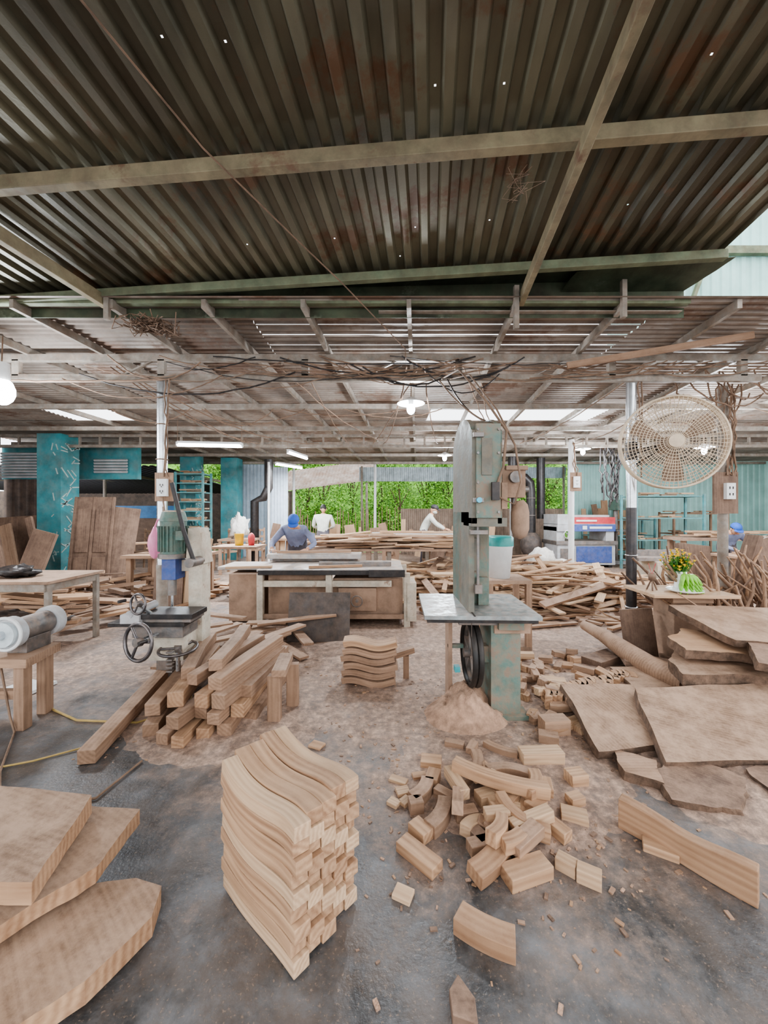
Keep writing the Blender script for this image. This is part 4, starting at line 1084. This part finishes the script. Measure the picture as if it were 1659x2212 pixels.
def f(b):
    x, y = -2.6, 6.9
    b.cyl((x, y, 0), (x, y, .02), .2, IRON); b.cyl((x, y, 0), (x, y, .95), .03, IRON); b.bb(x-.4, x+.4, y-.3, y+.3, .86, .9, BROWN)
    b.lathe([(0, 0), (.07, 0), (.08, .2), (.085, .21)], (x+.0, y, .9), mat('bucket_yellow', (.7, .45, .03), .5), 18)
    b.lathe([(0, 0), (.05, 0), (.06, .16), (.04, .2), (.02, .22), (0, .23)], (x+.22, y, .9), REDP, 16)
one('paint_can_stand', f)
def chair(x, y, a, m=WD):
    def f(b):
        M = rot(a); c_ = V((x, y, 0))
        def q(v_): return c_+M @ V(v_)
        for dx in (-.2, .2):
            b.beam(q((dx, -.2, 0)), q((dx, -.2, .66)), .04, .04, m, (0, 1, 0)); b.beam(q((dx, .2, 0)), q((dx*.95, .26, 1.05)), .04, .04, m, (0, 1, 0))
            b.beam(q((dx*1.1, -.2, .65)), q((dx*1.1, .22, .66)), .05, .03, m)
        b.box(q((0, 0, .45)), (.46, .44, .04), m, M)
        for z in (.65, .8, .98): b.beam(q((-.2, .23, z)), q((.2, .23, z)), .03, .06, m)
        for dx in (-.08, 0, .08): b.beam(q((dx, .22, .65)), q((dx, .25, .98)), .02, .03, m, (0, 1, 0))
    one('wooden_armchair', f)
for x, y, a in ((-4.6, 9.2, 20), (-4.2, 10.2, -30), (-5.2, 9.6, 60), (-6.3, 10.2, 0), (-3.6, 10.8, 10)): chair(x, y, a, R.choice((WD, WK)))
def f(b):
    b.bb(-4.4, -3.1, 6.4, 7.2, .72, .77, WD)
    for x in (-4.3, -3.2):
        for y in (6.5, 7.1): b.bb(x-.04, x+.04, y-.04, y+.04, 0, .72, WD)
    for k in range(24): b.box((R.uniform(-4.1, -3.4), R.uniform(6.5, 7.1), .79+R.random()*.18), (R.uniform(.3, .8), .09, .03), R.choice((WD, WP)), rot(R.gauss(0, 20)))
one('work_table', f)
def f(b):
    b.box((-2.95, 5.95, .55), (.55, .04, 1.1), WP, rot(-25, 0, -12)); b.box((-3.3, 5.9, .5), (.4, .04, 1.0), WK, rot(15, 0, -12))
one('cabinet_panels', f, .003)
def f(b):
    M = rot(8, 0, -9); c_ = V((-6.0, 7.9, .92))
    b.box(c_, (.75, .05, 1.8), WK, M, .9)
    for dx in (-.17, .17):
        for dz, h in ((-.55, .4), (.2, .9)): b.box(c_+M @ V((dx, -.035, dz)), (.24, .02, h), WK, M, .1)
    for dx in (-.36, 0, .36): b.box(c_+M @ V((dx, -.03, 0)), (.05, .02, 1.8), WK, M, .1)
    b.box(c_+M @ V((.5, .12, -.1)), (.5, .04, 1.6), WK, rot(20, 6, -9))
one('carved_wooden_door', f, .004)
def f(b):
    b.box((-6.9, 6.6, .65), (.6, .05, 1.3), WK, rot(20, -14, -10)); b.box((-6.2, 6.8, .6), (.5, .05, 1.15), WK, rot(-10, 12, -12)); b.box((-7.3, 7.1, .7), (.4, .05, 1.5), WD, rot(0, -22, -8)); b.box((-6.5, 7.2, .7), (.12, .05, 1.5), WK, rot(0, -20, -8))
    b.box((-8.3, 8.6, .7), (1.0, .05, 1.4), WK, rot(0, -4, -8)); b.box((-8.0, 8.2, .6), (.3, .05, 1.3), WD, rot(0, -18, -8))
one('leaning_boards', f, .003)
def f(b):
    for k in range(120):
        x = R.uniform(-6.2, -3.1); y = R.uniform(5.0, 7.6); z = R.uniform(0, .35)*max(0, 1-((x+5)/1.8)**2)
        b.box((x, y, z+.04), (R.uniform(.3, .9), R.uniform(.06, .15), R.uniform(.02, .06)), R.choice((WD, WK, WF)), rot(R.uniform(-40, 60), R.gauss(0, 6), R.gauss(0, 8)))
one('scrap_boards_pile', f)
def f(b):
    for s_, (x, y) in enumerate(((-5.1, 5.9), (-4.4, 5.4), (-5.9, 6.3), (-5.4, 5.2))):
        for k in range(6): b.box((x, y, .03+k*.055), (.55, .3, .045), R.choice((WD, WF)), rot(R.gauss(15, 8)))
one('short_board_stacks', f, .003)
def f(b):
    for k in range(26): x = -3.2+k*.25; b.box((x, 10.9+R.uniform(.0, .4), R.uniform(.3, .9)), (R.uniform(.05, .4), .05, R.uniform(.4, 1.0)), R.choice((WD, WK, WP)), rot(R.uniform(-20, 20), R.uniform(-15, 15), R.uniform(-8, 8)))
    b.bb(-3.2, 3.2, 10.75, 11.4, .7, .76, WD)
    for x in (-3.0, 0, 3.0): b.bb(x-.05, x+.05, 10.8, 10.9, 0, .7, WD)
one('furniture_parts_row', f)
def f(b): b.tube([(-3.0, 10.0, 0), (-3.0, 10.0, 2.8)], .03, WHITE, 12); b.tube([(-3.3, 11.0, 3.0), (-3.3, 11.0, 2.2), (-3.45, 11.0, 1.9), (-3.7, 11.0, 1.8), (-3.7, 11.0, 0)], .12, BLACK, 14)
one('black_vent_pipe', f)

# ------------------------------------------------------------------ people
def person(name, J, shirt, pants, capm, face, up=(0, 0, 1), facecol=SKIN, mask=None):
    root = bpy.data.objects.new(name, None); bpy.context.scene.collection.objects.link(root)
    names = ['pelvis', 'waist', 'chest', 'neckb', 'neck', 'shL', 'elL', 'wrL', 'shR', 'elR', 'wrR', 'hipL', 'knL', 'anL', 'toL', 'hipR', 'knR', 'anR', 'toR']
    rad = dict(pelvis=(.155, .12), waist=(.145, .11), chest=(.17, .12), neckb=(.08, .07), neck=(.055, .055), shL=(.075,)*2, shR=(.075,)*2, elL=(.05,)*2, elR=(.05,)*2,
               wrL=(.032,)*2, wrR=(.032,)*2, hipL=(.10,)*2, hipR=(.10,)*2, knL=(.065,)*2, knR=(.065,)*2, anL=(.05,)*2, anR=(.05,)*2, toL=(.045, .035), toR=(.045, .035))
    E = [('pelvis', 'waist'), ('waist', 'chest'), ('chest', 'neckb'), ('neckb', 'neck'), ('chest', 'shL'), ('shL', 'elL'), ('elL', 'wrL'), ('chest', 'shR'), ('shR', 'elR'), ('elR', 'wrR'),
         ('pelvis', 'hipL'), ('hipL', 'knL'), ('knL', 'anL'), ('anL', 'toL'), ('pelvis', 'hipR'), ('hipR', 'knR'), ('knR', 'anR'), ('anR', 'toR')]
    me = bpy.data.meshes.new(name+'_body'); me.from_pydata([J[n] for n in names], [(names.index(a), names.index(b)) for a, b in E], [])
    ob = bpy.data.objects.new(name+'_body', me); bpy.context.scene.collection.objects.link(ob)
    sk = ob.modifiers.new('skin', 'SKIN'); sk.use_smooth_shade = True
    for i, n in enumerate(names): me.skin_vertices[0].data[i].radius = rad[n]
    me.skin_vertices[0].data[0].use_root = True
    ss = ob.modifiers.new('sub', 'SUBSURF'); ss.levels = 2
    bpy.context.view_layer.update()
    dg = bpy.context.evaluated_depsgraph_get(); nm = bpy.data.meshes.new_from_object(ob.evaluated_get(dg))
    bpy.data.objects.remove(ob)
    for m in (shirt, pants, SKIN, BLACK): nm.materials.append(m)
    segs = [(V(J[a]), V(J[b]), a, b) for a, b in E]
    for pl in nm.polygons:
        cpt = pl.center; best = None
        for a, b, na, nb in segs:
            t = max(0, min(1, (cpt-a).dot(b-a)/max(1e-6, (b-a).length_squared))); d = (cpt-a.lerp(b, t)).length
            if best is None or d < best[0]: best = (d, na, nb, t)
        _, na, nb, t = best; k = 0
        if nb in ('hipL', 'hipR', 'knL', 'knR', 'anL', 'anR'): k = 1
        if nb in ('toL', 'toR'): k = 3
        if na == 'neckb': k = 2
        if na == 'pelvis' and nb == 'waist' and t < .3: k = 1
        if nb in ('wrL', 'wrR') and t > .85: k = 2
        pl.material_index = k; pl.use_smooth = True
    body = bpy.data.objects.new('body', nm); bpy.context.scene.collection.objects.link(body); body.parent = root
    fz = V(face).normalized(); upv = V(up); upv = (upv-fz*upv.dot(fz)).normalized(); sd = fz.cross(upv)
    M = Matrix((sd, fz, upv)).transposed(); hc = V(J['head'])
    b = MB()
    def fn(p_, q):
        q = q.copy()
        if p_.z < -.1: k = 1-.32*(-p_.z-.1); q.x *= k
        if p_.y > .8 and abs(p_.z) < .35: q.y *= .96
        if p_.y < 0: q.y *= 1.08
        return q
    b.ell(hc, (.073, .092, .115), facecol, 24, M, fn)
    def hp(x, y, z): return hc + M @ V((x, y, z))
    b.tube([hp(0, .085, .02), hp(0, .105, -.012), hp(0, .112, -.03), hp(0, .09, -.04)], [.008, .011, .015, .008], facecol, 8)
    for s_ in (-1, 1):
        b.ell(hp(s_*.03, .081, .008), (.013, .009, .008), PORC, 10, M); b.ell(hp(s_*.03, .088, .008), (.006, .005, .006), EYE, 8, M)
        b.beam(hp(s_*.015, .089, .026), hp(s_*.045, .082, .028), .006, .006, HAIR)
        b.ell(hp(s_*.076, -.005, -.005), (.010, .020, .030), facecol, 10, M)
    b.ell(hp(0, .083, -.062), (.024, .010, .006), mat('lips', (.35, .14, .11), .5), 10, M)
    if mask: b.ell(hp(0, .03, -.05), (.072, .075, .055), mask, 16, M)
    def hf(p_, q):
        q = q.copy()
        if p_.z < 0: q.z *= .35 if capm else .75
        if p_.y > .2: q.y *= .85
        return q
    b.ell(hp(0, -.018, .02), (.079, .090, .105), HAIR, 20, M, hf)
    if capm:
        def cf(p_, q):
            q = q.copy()
            if p_.z < 0: q.z *= .1
            return q
        b.ell(hp(0, -.008, .045), (.092, .108, .094), capm, 22, M, cf)
        vs = []
        for i in range(9):
            a = math.pi*(i/8); vs.append(hp(.078*math.cos(a), .070, .045)); vs.append(hp(.082*math.cos(a), .075+.085*math.sin(a), .035-.012*abs(math.cos(a))))
        fs = [(2*i, 2*i+1, 2*i+3, 2*i+2) for i in range(8)]
        b.add(vs, fs, capm, True); b.add([v_+upv*.006 for v_ in vs], [f_[::-1] for f_ in fs], capm, True)
        b.ell(hp(0, -.008, .139), .008, capm, 8)
    h = b.build('head', 0, root)
    for s_, wn, en, hd in ((-1, 'wrL', 'elL', 'handL'), (1, 'wrR', 'elR', 'handR')):
        wr = V(J[wn]); d = (V(J[hd])-wr).normalized(); n_ = V((0, 0, 1)); n_ = (n_-d*n_.dot(d))
        n_ = n_.normalized() if n_.length > .01 else V((0, 1, 0)); sdv = d.cross(n_).normalized()
        Mh = Matrix((d, sdv, n_)).transposed(); b = MB()
        b.ell(wr+d*.045, (.055, .040, .018), SKIN, 14, Mh)
        for i, (o, L) in enumerate(((-.030, .060), (-.010, .075), (.010, .070), (.029, .055))):
            k0 = wr+d*.085+sdv*o; pts = [k0-d*.03, k0, k0+d*L*.4+sdv*o*.15-n_*.004, k0+d*L*.72+sdv*o*.2-n_*L*.28, k0+d*L*.85+sdv*o*.2-n_*L*.55]
            b.tube(pts, [.010, .0095, .009, .008, .005], SKIN, 8)
        th = -1 if s_ < 0 else 1
        k0 = wr+d*.02+sdv*th*.030; b.tube([k0-d*.01, k0+d*.02+sdv*th*.02, k0+d*.05+sdv*th*.03-n_*.01, k0+d*.072+sdv*th*.026-n_*.02], [.013, .012, .010, .006], SKIN, 8)
        b.build('hand_left' if s_ < 0 else 'hand_right', 0, root)
    return root
x = -1.48
person('worker', dict(pelvis=(x, 6.62, .92), waist=(x, 6.56, 1.04), chest=(x+.01, 6.40, 1.20), neckb=(x+.02, 6.30, 1.27), neck=(x+.02, 6.25, 1.29), head=(x+.03, 6.17, 1.335),
    shL=(x+.21, 6.36, 1.20), elL=(x+.36, 6.22, .98), wrL=(x+.27, 6.02, .915), handL=(x+.2, 5.9, .90), shR=(x-.19, 6.36, 1.20), elR=(x-.34, 6.24, 1.0), wrR=(x-.28, 6.02, .915), handR=(x-.2, 5.92, .90),
    hipL=(x+.1, 6.62, .88), knL=(x+.12, 6.55, .48), anL=(x+.13, 6.62, .09), toL=(x+.14, 6.47, .045), hipR=(x-.1, 6.62, .88), knR=(x-.12, 6.55, .48), anR=(x-.13, 6.62, .09), toR=(x-.14, 6.47, .045)),
    NAVY, PANTS, CAPB, (.08, -.75, -.68))
x, y = 1.0, 10.0
person('worker', dict(pelvis=(x, y, .95), waist=(x+.04, y, 1.08), chest=(x+.17, y, 1.33), neckb=(x+.24, y, 1.43), neck=(x+.27, y, 1.47), head=(x+.31, y, 1.56),
    shL=(x+.19, y+.19, 1.36), elL=(x+.40, y+.2, 1.20), wrL=(x+.6, y+.05, 1.07), handL=(x+.7, y, 1.05), shR=(x+.19, y-.19, 1.36), elR=(x+.36, y-.24, 1.16), wrR=(x+.56, y-.3, 1.06), handR=(x+.66, y-.32, 1.04),
    hipL=(x, y+.1, .9), knL=(x+.03, y+.12, .5), anL=(x-.02, y+.12, .09), toL=(x+.13, y+.12, .045), hipR=(x, y-.1, .9), knR=(x+.05, y-.12, .5), anR=(x, y-.12, .09), toR=(x+.15, y-.12, .045)),
    SHIRTL, PANTS, CAPK, (.9, -.15, -.4), (0, 0, 1), SKIN, SHIRTL)
x, y = -1.62, 10.2
person('worker', dict(pelvis=(x, y, .95), waist=(x, y, 1.08), chest=(x, y+.02, 1.32), neckb=(x, y+.04, 1.44), neck=(x, y+.04, 1.48), head=(x, y+.06, 1.58),
    shL=(x-.2, y+.02, 1.37), elL=(x-.27, y+.08, 1.12), wrL=(x-.14, y+.28, 1.05), handL=(x-.1, y+.38, 1.05), shR=(x+.2, y+.02, 1.37), elR=(x+.28, y+.06, 1.12), wrR=(x+.16, y+.28, 1.05), handR=(x+.1, y+.38, 1.05),
    hipL=(x-.1, y, .9), knL=(x-.11, y-.0, .5), anL=(x-.12, y, .09), toL=(x-.13, y+.14, .045), hipR=(x+.1, y, .9), knR=(x+.11, y, .5), anR=(x+.12, y, .09), toR=(x+.13, y+.14, .045)),
    SHIRTL, PANTS, None, (0, 1, -.3))
x, y = 7.15, 7.95
person('worker', dict(pelvis=(x, y+.1, .80), waist=(x, y+.06, .92), chest=(x-.02, y-.04, 1.03), neckb=(x-.04, y-.10, 1.09), neck=(x-.05, y-.13, 1.11), head=(x-.06, y-.2, 1.15),
    shL=(x+.19, y-.04, 1.02), elL=(x+.3, y-.2, .82), wrL=(x+.18, y-.4, .74), handL=(x+.1, y-.5, .72), shR=(x-.21, y-.04, 1.02), elR=(x-.32, y-.2, .82), wrR=(x-.2, y-.4, .74), handR=(x-.12, y-.5, .72),
    hipL=(x+.1, y+.1, .77), knL=(x+.14, y-.08, .45), anL=(x+.14, y+.05, .09), toL=(x+.14, y-.1, .045), hipR=(x-.1, y+.1, .77), knR=(x-.14, y-.08, .45), anR=(x-.14, y+.05, .09), toR=(x-.14, y-.1, .045)),
    NAVY, PANTS, CAPB, (-.1, -.8, -.55))
def f(b):
    b.bb(6.3, 8.0, 6.9, 7.5, .66, .70, WD)
    for xx in (6.4, 7.9):
        for yy in (7.0, 7.4): b.bb(xx-.04, xx+.04, yy-.04, yy+.04, 0, .66, WD)
    for k in range(8): b.box((R.uniform(6.6, 7.7), R.uniform(7.0, 7.4), .72), (R.uniform(.2, .6), .1, .04), WD, rot(R.gauss(0, 15)))
one('work_table', f)
print('OBJECTS', len(bpy.data.objects))
